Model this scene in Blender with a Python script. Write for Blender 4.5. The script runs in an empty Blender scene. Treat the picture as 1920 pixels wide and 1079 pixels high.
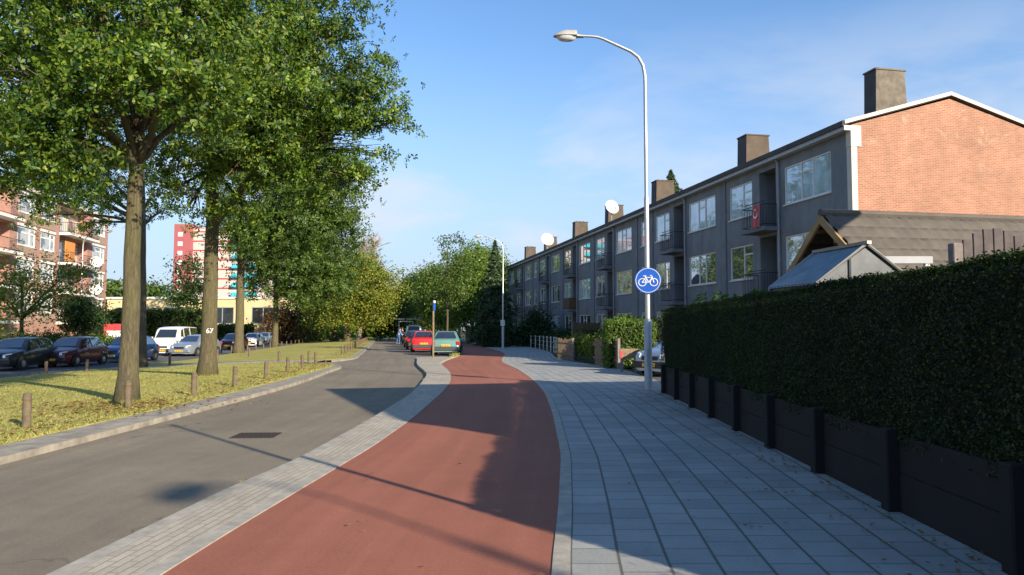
import bpy, math, random
import numpy as np
from mathutils import Vector, Matrix

S = bpy.context.scene
C = S.collection
R = math.radians
rnd = random.Random(7)

# ------------------------------------------------------------------ camera
F, CX, CY, HZ, CAMH = 1340.0, 960.0, 539.5, 619.0, 1.42
PITCH = math.atan((HZ - CY) / F)
cam_d = bpy.data.cameras.new('camera')
cam = bpy.data.objects.new('camera', cam_d)
C.objects.link(cam)
S.camera = cam
cam_d.sensor_width = 36.0
cam_d.lens = F / 1920.0 * 36.0
cam_d.clip_end = 3000
cam.location = (0, 0, CAMH)
cam.rotation_euler = (math.pi / 2 + PITCH, 0, 0)

# ------------------------------------------------------------------ world, sun, exposure
SUN_EL = R(21.2)
SH = Vector((-0.6756, 0.737))            # direction in which shadows fall on the ground
TAN = math.tan(SUN_EL)
W = bpy.data.worlds.new('World')
S.world = W
W.use_nodes = True


def build_sky():
    t = W.node_tree
    N, L = t.nodes, t.links
    bg = N['Background']
    sky = N.new('ShaderNodeTexSky')
    sky.sky_type = 'NISHITA'
    sky.sun_disc = False
    sky.sun_elevation = SUN_EL
    sky.sun_rotation = math.atan2(-SH.x, -SH.y)
    sky.air_density = 1.0
    sky.dust_density = 0.3
    sky.ozone_density = 2.0
    tc = N.new('ShaderNodeTexCoord')
    sep = N.new('ShaderNodeSeparateXYZ')
    L.new(tc.outputs['Generated'], sep.inputs[0])
    mp = N.new('ShaderNodeMapping')
    mp.inputs['Scale'].default_value = (2.0, 2.0, 6.5)
    mp.inputs['Location'].default_value = (0.9, 0.3, 0.15)
    mp.inputs['Rotation'].default_value = (0, R(-14), 0)
    L.new(tc.outputs['Generated'], mp.inputs[0])
    nz = N.new('ShaderNodeTexNoise')
    nz.inputs['Scale'].default_value = 1.25
    nz.inputs['Detail'].default_value = 8
    nz.inputs['Roughness'].default_value = 0.58
    nz.inputs['Distortion'].default_value = 0.5
    L.new(mp.outputs[0], nz.inputs['Vector'])
    rp = N.new('ShaderNodeValToRGB')
    rp.color_ramp.elements[0].position = 0.46
    rp.color_ramp.elements[1].position = 0.66
    L.new(nz.outputs['Fac'], rp.inputs[0])
    # clouds are thicker towards the horizon
    mr = N.new('ShaderNodeMapRange')
    mr.inputs['From Min'].default_value = 0.16
    mr.inputs['From Max'].default_value = 0.40
    mr.inputs['To Min'].default_value = 0.85
    mr.inputs['To Max'].default_value = 0.03
    L.new(sep.outputs['Z'], mr.inputs['Value'])
    mul = N.new('ShaderNodeMath'); mul.operation = 'MULTIPLY'
    L.new(rp.outputs[0], mul.inputs[0]); L.new(mr.outputs[0], mul.inputs[1])
    mix = N.new('ShaderNodeMix'); mix.data_type = 'RGBA'
    L.new(mul.outputs[0], mix.inputs['Factor'])
    hs = N.new('ShaderNodeMix'); hs.data_type = 'RGBA'; hs.blend_type = 'MULTIPLY'
    hs.inputs['Factor'].default_value = 1.0
    hs.inputs['B'].default_value = (0.93, 1.15, 1.35, 1)
    L.new(sky.outputs[0], hs.inputs['A'])
    hz = N.new('ShaderNodeMapRange')            # pale band of thin cloud low over the horizon
    hz.inputs['From Min'].default_value = 0.0
    hz.inputs['From Max'].default_value = 0.42
    hz.inputs['To Min'].default_value = 0.92
    hz.inputs['To Max'].default_value = 0.0
    hz.interpolation_type = 'SMOOTHSTEP'
    L.new(sep.outputs['Z'], hz.inputs['Value'])
    low = N.new('ShaderNodeMix'); low.data_type = 'RGBA'
    L.new(hz.outputs[0], low.inputs['Factor'])
    L.new(hs.outputs['Result'], low.inputs['A'])
    low.inputs['B'].default_value = (3.1, 3.7, 4.6, 1)
    L.new(low.outputs['Result'], mix.inputs['A'])
    mix.inputs['B'].default_value = (4.3, 4.65, 5.2, 1)
    L.new(mix.outputs['Result'], bg.inputs['Color'])
    bg.inputs['Strength'].default_value = 0.10


build_sky()
sun_d = bpy.data.lights.new('sun', 'SUN')
sun_d.energy = 5.0
sun_d.angle = R(0.53)
sun_d.color = (1.0, 0.86, 0.66)
sun = bpy.data.objects.new('sun', sun_d)
C.objects.link(sun)
sun.location = (30, -30, 30)
sun.rotation_euler = Vector((SH.x, SH.y, -TAN)).to_track_quat('-Z', 'Y').to_euler()
VS = S.view_settings
VS.view_transform = 'Standard'
VS.look = 'None'
VS.exposure = 0.85
VS.gamma = 1.0
S.cycles.max_bounces = 6
S.cycles.transparent_max_bounces = 6
S.cycles.use_denoising = True

# ------------------------------------------------------------------ plan geometry
def lerp_pts(pts, y):
    if y <= pts[0][0]:
        a, b = pts[0], pts[1]
    elif y >= pts[-1][0]:
        a, b = pts[-2], pts[-1]
    else:
        for a, b in zip(pts, pts[1:]):
            if a[0] <= y <= b[0]:
                break
    t = (y - a[0]) / (b[0] - a[0])
    return a[1] + (b[1] - a[1]) * t


def smooth_fn(pts):
    ys = [p[0] for p in pts]

    def f(y):
        if y <= ys[0] or y >= ys[-1]:
            return lerp_pts(pts, y)
        h = max(0.35, 0.05 * y)
        s = w = 0
        for k in range(-4, 5):
            yy = y + h * k / 2.0
            g = math.exp(-k * k / 6.0)
            s += g * lerp_pts(pts, yy); w += g
        return s / w
    return f


x_grass = smooth_fn([(-14, -6.3), (8.7, -6.25), (16.4, -6.28), (22.1, -6.55), (28, -6.9), (38.8, -8.6), (60, -12.3), (119, -22.6), (150, -28.0)])
x_kerb = smooth_fn([(-14, -5.6), (7.64, -5.5), (12.8, -5.38), (18.8, -5.6), (24.4, -6.15), (30, -6.95), (38.8, -8.3), (60, -12.0), (119, -22.3), (150, -27.7)])
x_strip = smooth_fn([(-14, -3.6), (4.14, -2.69), (6.65, -2.53), (7.83, -2.36), (11.1, -2.26), (15.7, -2.23), (19.8, -2.46), (23.5, -2.75), (26.8, -3.4), (30, -4.0), (35.9, -4.74), (60, -8.6), (146, -23)])
x_pathl = smooth_fn([(-14, -2.9), (4.14, -2.04), (5.2, -1.98), (6.9, -1.85), (8.8, -1.7), (11.8, -1.59), (16.4, -1.59), (20, -1.7), (23.5, -2.0), (26.8, -2.45), (29.5, -2.95), (33, -3.05), (39.6, -2.8), (52.8, -3.86), (66, -5.4), (90, -9.0), (150, -20)])
x_pathr = smooth_fn([(-14, -0.5), (4.14, .216), (5.75, .365), (8.24, .56), (12.6, .70), (16, .74), (18.8, .68), (22, .5), (26.8, .15), (29.5, -.22), (32.3, -.5), (36, -.5), (42, -.35), (46.4, -.62), (52, -1.25), (65.6, -2.95), (90, -6.6), (150, -17.5)])
x_walkr = smooth_fn([(-14, 2.4), (4, 3.05), (16.6, 3.5), (19.8, 4.1), (26, 4.05), (31, 3.0), (35.9, 2.2), (46, 2.5), (56, 1.9), (65, .7), (100, -5.6), (150, -15)])
ROADZ = -0.07


def x_park(y):
    return -18.0 - 0.172 * max(0.0, y - 40)


def sm(t):
    t = min(1, max(0, t))
    return t * t * (3 - 2 * t)


def gz(x, y):
    """height of the ground left of the road: the lawns drop a little to the parking road"""
    return -0.30 * sm((x_grass(y) - x - 2.0) / 9.0)


cp, sp = math.cos(PITCH), math.sin(PITCH)


def ray(px, py):
    a, b = (px - CX) / F, (CY - py) / F
    return Vector((a, cp - b * sp, sp + b * cp))


def G(px, py, z=None):
    """ground point seen at a pixel of the photograph (plan survey)"""
    d = ray(px, py)
    zz = 0.0 if z is None else z
    for _ in range(12):
        t = (zz - CAMH) / d.z
        p = Vector((0, 0, CAMH)) + d * t
        if z is None:
            zz = 0.6 * zz + 0.4 * gz(p.x, p.y)
    p.z = zz
    return p


def at(px, py, y):
    d = ray(px, py)
    return Vector((0, 0, CAMH)) + d * (y / d.y)


# ------------------------------------------------------------------ object helpers
def tag(o, label=None, cat=None, group=None, kind=None):
    if label: o['label'] = label
    if cat: o['category'] = cat
    if group: o['group'] = group
    if kind: o['kind'] = kind
    return o


def thing(name, label, cat, loc=(0, 0, 0), rotz=0.0, group=None):
    o = bpy.data.objects.new(name, None)
    o.empty_display_size = 0.2
    C.objects.link(o)
    o.location = loc
    o.rotation_euler = (0, 0, rotz)
    return tag(o, label, cat, group)


def dup(root, loc, rotz=None, label=None, group=None, scale=None):
    r = root.copy()
    C.objects.link(r)
    r.location = loc
    if rotz is not None: r.rotation_euler = (0, 0, rotz)
    if scale: r.scale = (scale,) * 3 if not isinstance(scale, tuple) else scale
    if label: r['label'] = label
    if group: r['group'] = group
    for ch in list(root.children):
        c = ch.copy(); C.objects.link(c); c.parent = r
        for g in list(ch.children):
            d = g.copy(); C.objects.link(d); d.parent = c
    return r


class MB:
    def __init__(s):
        s.v, s.f, s.uv, s.mi = [], [], [], []
        s.m = 0
        s.M = None

    def add(s, vs, fs, uvs=None):
        n = len(s.v)
        for p in vs:
            p = Vector(p)
            if s.M is not None: p = s.M @ p
            s.v.append(p[:])
        for i, f in enumerate(fs):
            s.f.append(tuple(n + k for k in f))
            s.uv.append(uvs[i] if uvs else None)
            s.mi.append(s.m)

    def box(s, x0, x1, y0, y1, z0, z1):
        s.add([(x0, y0, z0), (x1, y0, z0), (x1, y1, z0), (x0, y1, z0), (x0, y0, z1), (x1, y0, z1), (x1, y1, z1), (x0, y1, z1)],
              [(0, 3, 2, 1), (4, 5, 6, 7), (0, 1, 5, 4), (1, 2, 6, 5), (2, 3, 7, 6), (3, 0, 4, 7)])

    def bbox(s, x0, x1, y0, y1, z0, z1, b=0.01):
        """box with chamfered edges"""
        n = len(s.v)
        X, Y, Z = (x0, x1), (y0, y1), (z0, z1)
        vs, idx = [], {}
        for i in (0, 1):
            for j in (0, 1):
                for k in (0, 1):
                    sx, sy, sz = (1 if i == 0 else -1), (1 if j == 0 else -1), (1 if k == 0 else -1)
                    for a in range(3):
                        p = [X[i] + sx * b, Y[j] + sy * b, Z[k] + sz * b]
                        p[a] = (X[i], Y[j], Z[k])[a]
                        idx[i, j, k, a] = len(vs); vs.append(p)
        fs = []
        for a in range(3):
            o1, o2 = (a + 1) % 3, (a + 2) % 3
            for e in (0, 1):
                q = []
                for u, w in ((0, 0), (1, 0), (1, 1), (0, 1)):
                    c = [0, 0, 0]; c[a] = e; c[o1] = u; c[o2] = w
                    q.append(idx[c[0], c[1], c[2], a])
                fs.append(tuple(q if e else q[::-1]))
        for a in range(3):
            o1, o2 = (a + 1) % 3, (a + 2) % 3
            for u in (0, 1):
                for w in (0, 1):
                    c0 = [0, 0, 0]; c0[o1] = u; c0[o2] = w
                    c1 = list(c0); c1[a] = 1
                    fs.append((idx[tuple(c0) + (o1,)], idx[tuple(c1) + (o1,)], idx[tuple(c1) + (o2,)], idx[tuple(c0) + (o2,)]))
        for i in (0, 1):
            for j in (0, 1):
                for k in (0, 1):
                    fs.append((idx[i, j, k, 0], idx[i, j, k, 1], idx[i, j, k, 2]))
        s.add(vs, fs)

    def prism(s, poly, z0, z1):
        n = len(poly)
        s.add([(p[0], p[1], z0) for p in poly] + [(p[0], p[1], z1) for p in poly],
              [tuple(range(n))[::-1], tuple(range(n, 2 * n))] + [(i, (i + 1) % n, n + (i + 1) % n, n + i) for i in range(n)])

    def tube(s, path, rad, n=10, cap=True):
        path = [Vector(p) for p in path]
        if not isinstance(rad, (list, tuple)): rad = [rad] * len(path)
        vs, fs = [], []
        ref = None
        for i, p in enumerate(path):
            d = (path[min(i + 1, len(path) - 1)] - path[max(i - 1, 0)])
            d = d.normalized() if d.length > 1e-9 else Vector((0, 0, 1))
            if ref is None:
                ref = Vector((1, 0, 0)) if abs(d.x) < 0.8 else Vector((0, 1, 0))
            a = (ref - d * ref.dot(d)).normalized()
            ref = a
            b = d.cross(a)
            for k in range(n):
                t = 2 * math.pi * k / n
                vs.append(p + (a * math.cos(t) + b * math.sin(t)) * rad[i])
        for i in range(len(path) - 1):
            for k in range(n):
                fs.append((i * n + k, i * n + (k + 1) % n, (i + 1) * n + (k + 1) % n, (i + 1) * n + k))
        if cap:
            fs.append(tuple(range(n))[::-1])
            m = (len(path) - 1) * n
            fs.append(tuple(range(m, m + n)))
        s.add(vs, fs)

    def lathe(s, prof, n=16, axis='z', c=(0, 0, 0)):
        vs, fs = [], []
        for r, h in prof:
            for k in range(n):
                t = 2 * math.pi * k / n
                p = (r * math.cos(t), r * math.sin(t), h)
                if axis == 'x': p = (p[2], p[0], p[1])
                if axis == 'y': p = (p[1], p[2], p[0])
                vs.append((p[0] + c[0], p[1] + c[1], p[2] + c[2]))
        for i in range(len(prof) - 1):
            for k in range(n):
                fs.append((i * n + k, i * n + (k + 1) % n, (i + 1) * n + (k + 1) % n, (i + 1) * n + k))
        fs.append(tuple(range(n))[::-1])
        m = (len(prof) - 1) * n
        fs.append(tuple(range(m, m + n)))
        s.add(vs, fs)

    def build(s, name, mats, parent=None, smooth=False):
        me = bpy.data.meshes.new(name)
        me.from_pydata(s.v, [], s.f)
        if not isinstance(mats, (list, tuple)): mats = [mats]
        for m in mats: me.materials.append(m)
        if any(u for u in s.uv):
            l = me.uv_layers.new(name='uv')
            k = 0
            for f, u in zip(s.f, s.uv):
                for i in range(len(f)):
                    if u: l.data[k].uv = u[i]
                    k += 1
        if len(mats) > 1:
            me.polygons.foreach_set('material_index', s.mi)
        if smooth:
            me.polygons.foreach_set('use_smooth', [True] * len(s.f))
            if smooth != 2: me.set_sharp_from_angle(angle=R(40))
        me.update()
        o = bpy.data.objects.new(name, me)
        C.objects.link(o)
        o.parent = parent
        return o


def np_mesh(name, V, faces, mat, parent=None, smooth=False):
    """V (n,3), faces (m,k) arrays, quick"""
    me = bpy.data.meshes.new(name)
    V = np.asarray(V, np.float32); faces = np.asarray(faces, np.int32)
    m, k = faces.shape
    me.vertices.add(len(V)); me.vertices.foreach_set('co', V.ravel())
    me.loops.add(m * k); me.loops.foreach_set('vertex_index', faces.ravel())
    me.polygons.add(m)
    me.polygons.foreach_set('loop_start', np.arange(0, m * k, k, dtype=np.int32))
    me.polygons.foreach_set('loop_total', np.full(m, k, np.int32))
    me.update(calc_edges=True)
    if smooth: me.polygons.foreach_set('use_smooth', np.ones(m, bool))
    me.materials.append(mat)
    o = bpy.data.objects.new(name, me)
    C.objects.link(o)
    o.parent = parent
    return o


# ------------------------------------------------------------------ materials
MATS = {}


def nodes_of(name):
    m = bpy.data.materials.new(name)
    m.use_nodes = True
    t = m.node_tree
    return m, t.nodes, t.links, t.nodes['Principled BSDF']


def ramp(N, L, src, stops):
    r = N.new('ShaderNodeValToRGB')
    e = r.color_ramp.elements
    while len(e) < len(stops): e.new(0.5)
    for k, (p, c) in enumerate(stops):
        e[k].position = p
        e[k].color = (c[0], c[1], c[2], 1)
    L.new(src, r.inputs[0])
    return r.outputs[0]


def noise(N, L, scale, detail=4, rough=0.6, coord='Object', vec=None, dist=0.0):
    if vec is None:
        tc = N.new('ShaderNodeTexCoord'); vec = tc.outputs[coord]
    n = N.new('ShaderNodeTexNoise')
    n.inputs['Scale'].default_value = scale
    n.inputs['Detail'].default_value = detail
    n.inputs['Roughness'].default_value = rough
    n.inputs['Distortion'].default_value = dist
    L.new(vec, n.inputs['Vector'])
    return n.outputs['Fac']


def mixc(N, L, fac, a, b, mode='MIX'):
    m = N.new('ShaderNodeMix'); m.data_type = 'RGBA'; m.blend_type = mode
    for sock, v in (('Factor', fac), ('A', a), ('B', b)):
        if isinstance(v, (int, float)): m.inputs[sock].default_value = v
        elif isinstance(v, tuple): m.inputs[sock].default_value = (v[0], v[1], v[2], 1)
        else: L.new(v, m.inputs[sock])
    return m.outputs['Result']


def bump(N, L, B, h, strength=0.3, dist=0.02):
    b = N.new('ShaderNodeBump')
    b.inputs['Strength'].default_value = strength
    b.inputs['Distance'].default_value = dist
    L.new(h, b.inputs['Height'])
    L.new(b.outputs[0], B.inputs['Normal'])


def simple(name, col, rough=0.6, metal=0.0, var=0.15, scale=6.0, spec=0.5, coat=0.0, bmp=0.0):
    """plain surface with a little tone variation"""
    if name in MATS: return MATS[name]
    m, N, L, B = nodes_of(name)
    n = noise(N, L, scale, 5, 0.65)
    lo = tuple(c * (1 - var) for c in col); hi = tuple(min(1, c * (1 + var)) for c in col)
    L.new(ramp(N, L, n, [(0.3, lo), (0.7, hi)]), B.inputs['Base Color'])
    B.inputs['Roughness'].default_value = rough
    B.inputs['Metallic'].default_value = metal
    B.inputs['Specular IOR Level'].default_value = spec
    B.inputs['Coat Weight'].default_value = coat
    if bmp: bump(N, L, B, noise(N, L, scale * 8, 4), bmp, 0.01)
    MATS[name] = m
    return m


def brick_uv(name, c1, c2, mortar, bw, bh, ms, offset=0.5, coord='UV', rot=None, stain=None, var=0.6, bmp=0.3, rough=0.85, scale=1.0, tint=None):
    m, N, L, B = nodes_of(name)
    tc = N.new('ShaderNodeTexCoord')
    vec = tc.outputs[coord]
    if rot is not None:
        se = N.new('ShaderNodeSeparateXYZ'); cb = N.new('ShaderNodeCombineXYZ')
        L.new(vec, se.inputs[0])
        L.new(se.outputs[rot[0].upper()], cb.inputs[0]); L.new(se.outputs[rot[1].upper()], cb.inputs[1])
        vec = cb.outputs[0]
    b = N.new('ShaderNodeTexBrick')
    b.offset = offset; b.squash = 1.0
    b.inputs['Scale'].default_value = scale
    b.inputs['Brick Width'].default_value = bw
    b.inputs['Row Height'].default_value = bh
    b.inputs['Mortar Size'].default_value = ms
    b.inputs['Mortar Smooth'].default_value = 0.3
    b.inputs['Bias'].default_value = 0.0
    b.inputs['Color1'].default_value = (*c1, 1)
    b.inputs['Color2'].default_value = (*c2, 1)
    b.inputs['Mortar'].default_value = (*mortar, 1)
    L.new(vec, b.inputs['Vector'])
    col = b.outputs['Color']
    n1 = noise(N, L, 0.9, 5, 0.65)
    col = mixc(N, L, var, col, ramp(N, L, n1, [(0.3, (.55, .55, .55)), (0.7, (1.25, 1.25, 1.25))]), 'MULTIPLY')
    n2 = noise(N, L, 45, 4, 0.7)
    col = mixc(N, L, 0.45, col, ramp(N, L, n2, [(0.3, (.7, .7, .7)), (0.7, (1.2, 1.2, 1.2))]), 'MULTIPLY')
    if stain:
        sc, lo, hi, sc_col, zr = stain
        n3 = noise(N, L, sc, 6, 0.7, dist=0.6)
        f = ramp(N, L, n3, [(lo, (0, 0, 0)), (hi, (1, 1, 1))])
        if zr:
            o = N.new('ShaderNodeTexCoord'); sp_ = N.new('ShaderNodeSeparateXYZ'); L.new(o.outputs['Object'], sp_.inputs[0])
            mr = N.new('ShaderNodeMapRange'); mr.inputs['From Min'].default_value = zr[0]; mr.inputs['From Max'].default_value = zr[1]
            L.new(sp_.outputs['Z'], mr.inputs['Value'])
            mm = N.new('ShaderNodeMath'); mm.operation = 'MULTIPLY'
            L.new(f, mm.inputs[0]); L.new(mr.outputs[0], mm.inputs[1]); f = mm.outputs[0]
        col = mixc(N, L, f, col, sc_col)
    L.new(col, B.inputs['Base Color'])
    B.inputs['Roughness'].default_value = rough
    inv = N.new('ShaderNodeMath'); inv.operation = 'SUBTRACT'; inv.inputs[0].default_value = 1.0
    L.new(b.outputs['Fac'], inv.inputs[1])
    bump(N, L, B, inv.outputs[0], bmp, 0.012)
    MATS[name] = m
    return m


def tilemat(name, c1, c2):
    """30 cm tiles: clear joints along the walk, faint ones across"""
    m = brick_uv(name, c1, c2, tuple(x * .55 for x in c1), .3, .3, .008, .5, var=.5, bmp=.25, stain=(7, .66, .74, (.13, .125, .11), None))
    N, L = m.node_tree.nodes, m.node_tree.links
    B = N['Principled BSDF']
    src = B.inputs['Base Color'].links[0].from_socket
    tc = N.new('ShaderNodeTexCoord'); se = N.new('ShaderNodeSeparateXYZ'); L.new(tc.outputs['UV'], se.inputs[0])
    pp = N.new('ShaderNodeMath'); pp.operation = 'PINGPONG'; pp.inputs[1].default_value = .15
    L.new(se.outputs['Y'], pp.inputs[0])
    lt = ramp(N, L, pp.outputs[0], [(.006, (1, 1, 1)), (.013, (0, 0, 0))])
    c = mixc(N, L, lt, src, (.105, .105, .085))
    L.new(c, B.inputs['Base Color'])
    return m


def asphalt(name, base, spk, patch=0.25, tracks=None, cracks=True):
    m, N, L, B = nodes_of(name)
    n1 = noise(N, L, 170, 3, 0.75)
    n5 = noise(N, L, 42, 3, 0.7)
    n2 = noise(N, L, 0.35, 5, 0.6, dist=0.5)
    n3 = noise(N, L, 3.5, 6, 0.7)
    c = ramp(N, L, n1, [(0.3, tuple(x * (1 - spk) for x in base)), (0.72, tuple(x * (1 + spk) for x in base))])
    c = mixc(N, L, .5, c, ramp(N, L, n5, [(0.32, (.74, .74, .74)), (0.7, (1.22, 1.22, 1.22))]), 'MULTIPLY')
    c = mixc(N, L, patch * 2, c, ramp(N, L, n2, [(0.35, (.72, .72, .72)), (0.68, (1.15, 1.15, 1.15))]), 'MULTIPLY')
    c = mixc(N, L, patch, c, ramp(N, L, n3, [(0.35, (.7, .7, .7)), (0.65, (1.2, 1.2, 1.2))]), 'MULTIPLY')
    tc = N.new('ShaderNodeTexCoord')
    # wear drawn out along the lane
    mp = N.new('ShaderNodeMapping'); mp.inputs['Scale'].default_value = (.10, 2.6, 1)
    L.new(tc.outputs['UV'], mp.inputs[0])
    n4 = noise(N, L, 1.0, 5, .6, vec=mp.outputs[0])
    c = mixc(N, L, .55, c, ramp(N, L, n4, [(0.36, (.78, .78, .78)), (0.66, (1.14, 1.13, 1.12))]), 'MULTIPLY')
    # oil spots
    n6 = noise(N, L, 1.7, 3, .5)
    c = mixc(N, L, ramp(N, L, n6, [(.70, (0, 0, 0)), (.78, (.55, .55, .55))]), c, tuple(x * .45 for x in base))
    if cracks:
        v = N.new('ShaderNodeTexVoronoi'); v.feature = 'DISTANCE_TO_EDGE'; v.inputs['Scale'].default_value = .33
        wv = N.new('ShaderNodeVectorMath'); wv.operation = 'ADD'
        nn = N.new('ShaderNodeTexNoise'); nn.inputs['Scale'].default_value = 1.6; nn.inputs['Detail'].default_value = 5
        L.new(tc.outputs['Object'], nn.inputs['Vector'])
        L.new(tc.outputs['Object'], wv.inputs[0]); L.new(nn.outputs['Color'], wv.inputs[1])
        L.new(wv.outputs[0], v.inputs['Vector'])
        f = ramp(N, L, v.outputs['Distance'], [(.0, (.75, .75, .75)), (.006, (0, 0, 0))])
        k = ramp(N, L, noise(N, L, .22, 2), [(.52, (0, 0, 0)), (.56, (1, 1, 1))])
        f = mixc(N, L, 1.0, f, k, 'MULTIPLY')
        c = mixc(N, L, f, c, tuple(x * .3 for x in base))
    L.new(c, B.inputs['Base Color'])
    B.inputs['Roughness'].default_value = 0.88
    B.inputs['Specular IOR Level'].default_value = 0.25
    bump(N, L, B, n1, 0.35, 0.008)
    MATS[name] = m
    return m


def leafmat(name, cols, trans=0.28, tone=0.5):
    """leaf colours differ per leaf; noise paints lit and shaded clumps into them"""
    m, N, L, B = nodes_of(name)
    g = N.new('ShaderNodeNewGeometry')
    k = len(cols)
    c = ramp(N, L, g.outputs['Random Per Island'], [(i / max(1, k - 1), x) for i, x in enumerate(cols)])
    n = noise(N, L, 0.55, 3, 0.6)
    c = mixc(N, L, tone, c, ramp(N, L, n, [(0.32, (.42, .48, .5)), (0.66, (1.4, 1.3, 1.1))]), 'MULTIPLY')  # shade and sun between leaf clumps painted into the colour
    L.new(c, B.inputs['Base Color'])
    B.inputs['Roughness'].default_value = 0.5
    B.inputs['Specular IOR Level'].default_value = 0.35
    tr = N.new('ShaderNodeBsdfTranslucent')
    c2 = mixc(N, L, 1.0, c, (1.5, 1.7, 0.6), 'MULTIPLY')
    L.new(c2, tr.inputs['Color'])
    ms = N.new('ShaderNodeMixShader'); ms.inputs[0].default_value = trans
    L.new(B.outputs[0], ms.inputs[1]); L.new(tr.outputs[0], ms.inputs[2])
    L.new(ms.outputs[0], N['Material Output'].inputs['Surface'])
    MATS[name] = m
    return m


def glass(name, base, spec=0.5, curtain=None, gloss=0.35):
    """window pane: sharp reflection over a dim room, a curtain or painted sky colour"""
    m, N, L, B = nodes_of(name)
    if curtain:
        w = N.new('ShaderNodeTexWave'); w.inputs['Scale'].default_value = 4.0; w.inputs['Distortion'].default_value = 1.5
        tc = N.new('ShaderNodeTexCoord'); L.new(tc.outputs['Object'], w.inputs['Vector'])
        n = noise(N, L, 0.7, 2)
        c = mixc(N, L, w.outputs['Fac'], curtain, tuple(x * .8 for x in curtain))
        c = mixc(N, L, ramp(N, L, n, [(0.42, (0, 0, 0)), (0.5, (1, 1, 1))]), base, c)
        L.new(c, B.inputs['Base Color'])
    else:
        n = noise(N, L, 1.2, 3)
        L.new(ramp(N, L, n, [(0.35, tuple(x * .6 for x in base)), (0.65, tuple(x * 1.3 for x in base))]), B.inputs['Base Color'])
    B.inputs['Roughness'].default_value = 0.5
    gl = N.new('ShaderNodeBsdfGlossy'); gl.inputs['Roughness'].default_value = 0.015
    gl.inputs['Color'].default_value = (.95, .97, 1, 1)
    lw = N.new('ShaderNodeLayerWeight'); lw.inputs['Blend'].default_value = gloss
    ms = N.new('ShaderNodeMixShader')
    L.new(lw.outputs['Facing'], ms.inputs[0])
    L.new(B.outputs[0], ms.inputs[1]); L.new(gl.outputs[0], ms.inputs[2])
    L.new(ms.outputs[0], N['Material Output'].inputs['Surface'])
    MATS[name] = m
    return m


def grassmat(name, a, b, dry):
    m, N, L, B = nodes_of(name)
    n1 = noise(N, L, 0.35, 5, 0.65, dist=0.4)
    n2 = noise(N, L, 30, 5, 0.75)
    n3 = noise(N, L, 2.2, 5, 0.7)
    c = ramp(N, L, n1, [(0.3, a), (0.62, b)])
    c = mixc(N, L, ramp(N, L, n3, [(0.5, (0, 0, 0)), (0.75, (1, 1, 1))]), c, dry)
    c = mixc(N, L, 0.8, c, ramp(N, L, n2, [(0.3, (.65, .65, .65)), (0.7, (1.25, 1.25, 1.25))]), 'MULTIPLY')
    L.new(c, B.inputs['Base Color'])
    B.inputs['Roughness'].default_value = 0.95
    B.inputs['Specular IOR Level'].default_value = 0.1
    bump(N, L, B, n2, 0.2, 0.03)
    MATS[name] = m
    return m


def barkmat(name, a, b, moss):
    m, N, L, B = nodes_of(name)
    tc = N.new('ShaderNodeTexCoord')
    mp = N.new('ShaderNodeMapping'); mp.inputs['Scale'].default_value = (14, 14, 2.2)
    L.new(tc.outputs['Object'], mp.inputs[0])
    n1 = noise(N, L, 1.6, 6, 0.75, vec=mp.outputs[0], dist=0.8)
    n2 = noise(N, L, 1.1, 4, 0.6)
    n4 = noise(N, L, 9, 5, 0.7)
    c = ramp(N, L, n1, [(0.3, a), (0.65, b)])
    c = mixc(N, L, ramp(N, L, n2, [(0.42, (0, 0, 0)), (0.66, (.75, .75, .75))]), c, moss)
    c = mixc(N, L, ramp(N, L, n4, [(0.66, (0, 0, 0)), (0.72, (.8, .8, .8))]), c, (.26, .26, .22))
    L.new(c, B.inputs['Base Color'])
    B.inputs['Roughness'].default_value = 0.95
    bump(N, L, B, n1, 1.0, 0.07)
    MATS[name] = m
    return m


M_ASPH = asphalt('road_asphalt', (.225, .192, .145), .36)
M_ASPH2 = asphalt('parking_asphalt', (.13, .125, .125), .3)
M_RED = asphalt('red_asphalt', (.33, .125, .082), .34, .16, cracks=False)
M_TILE = tilemat('pavement_tile', (.285, .290, .275), (.36, .365, .345))
M_PAVER = brick_uv('grey_paver', (.38, .34, .27), (.46, .41, .33), (.30, .265, .205), .21, .07, .008, .5, var=.45, bmp=.5, stain=(5, .64, .72, (.2, .18, .15), None))
M_CONC = simple('kerb_concrete', (.34, .315, .265), .9, var=.28, scale=5, bmp=.3)
M_KERBD = simple('weathered_kerb', (.27, .245, .20), .9, var=.4, scale=3, bmp=.4)
M_GRASS = grassmat('lawn', (.27, .275, .07), (.38, .35, .10), (.50, .40, .17))
M_SOIL = grassmat('garden_soil', (.05, .055, .025), (.08, .08, .035), (.10, .085, .05))
M_GABLE = brick_uv('gable_brick', (.40, .165, .098), (.315, .118, .07), (.37, .27, .19), .22, .0625, .011, .5, coord='Object', rot='yz', var=.45, bmp=.25, stain=(1.6, .55, .72, (.50, .36, .28), (6.4, 9.6)))
M_BRICK2 = brick_uv('red_brick', (.42, .20, .155), (.34, .15, .12), (.40, .31, .26), .22, .0625, .01, .5, coord='Object', rot='xz', var=.3, bmp=.15)
M_BRICK3 = brick_uv('tan_brick', (.36, .24, .17), (.30, .19, .135), (.38, .31, .25), .22, .0625, .01, .5, coord='Object', rot='xz', var=.3, bmp=.15)
M_FACADE = simple('grey_paint', (.20, .215, .232), .8, var=.16, scale=.9, bmp=.12)


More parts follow.
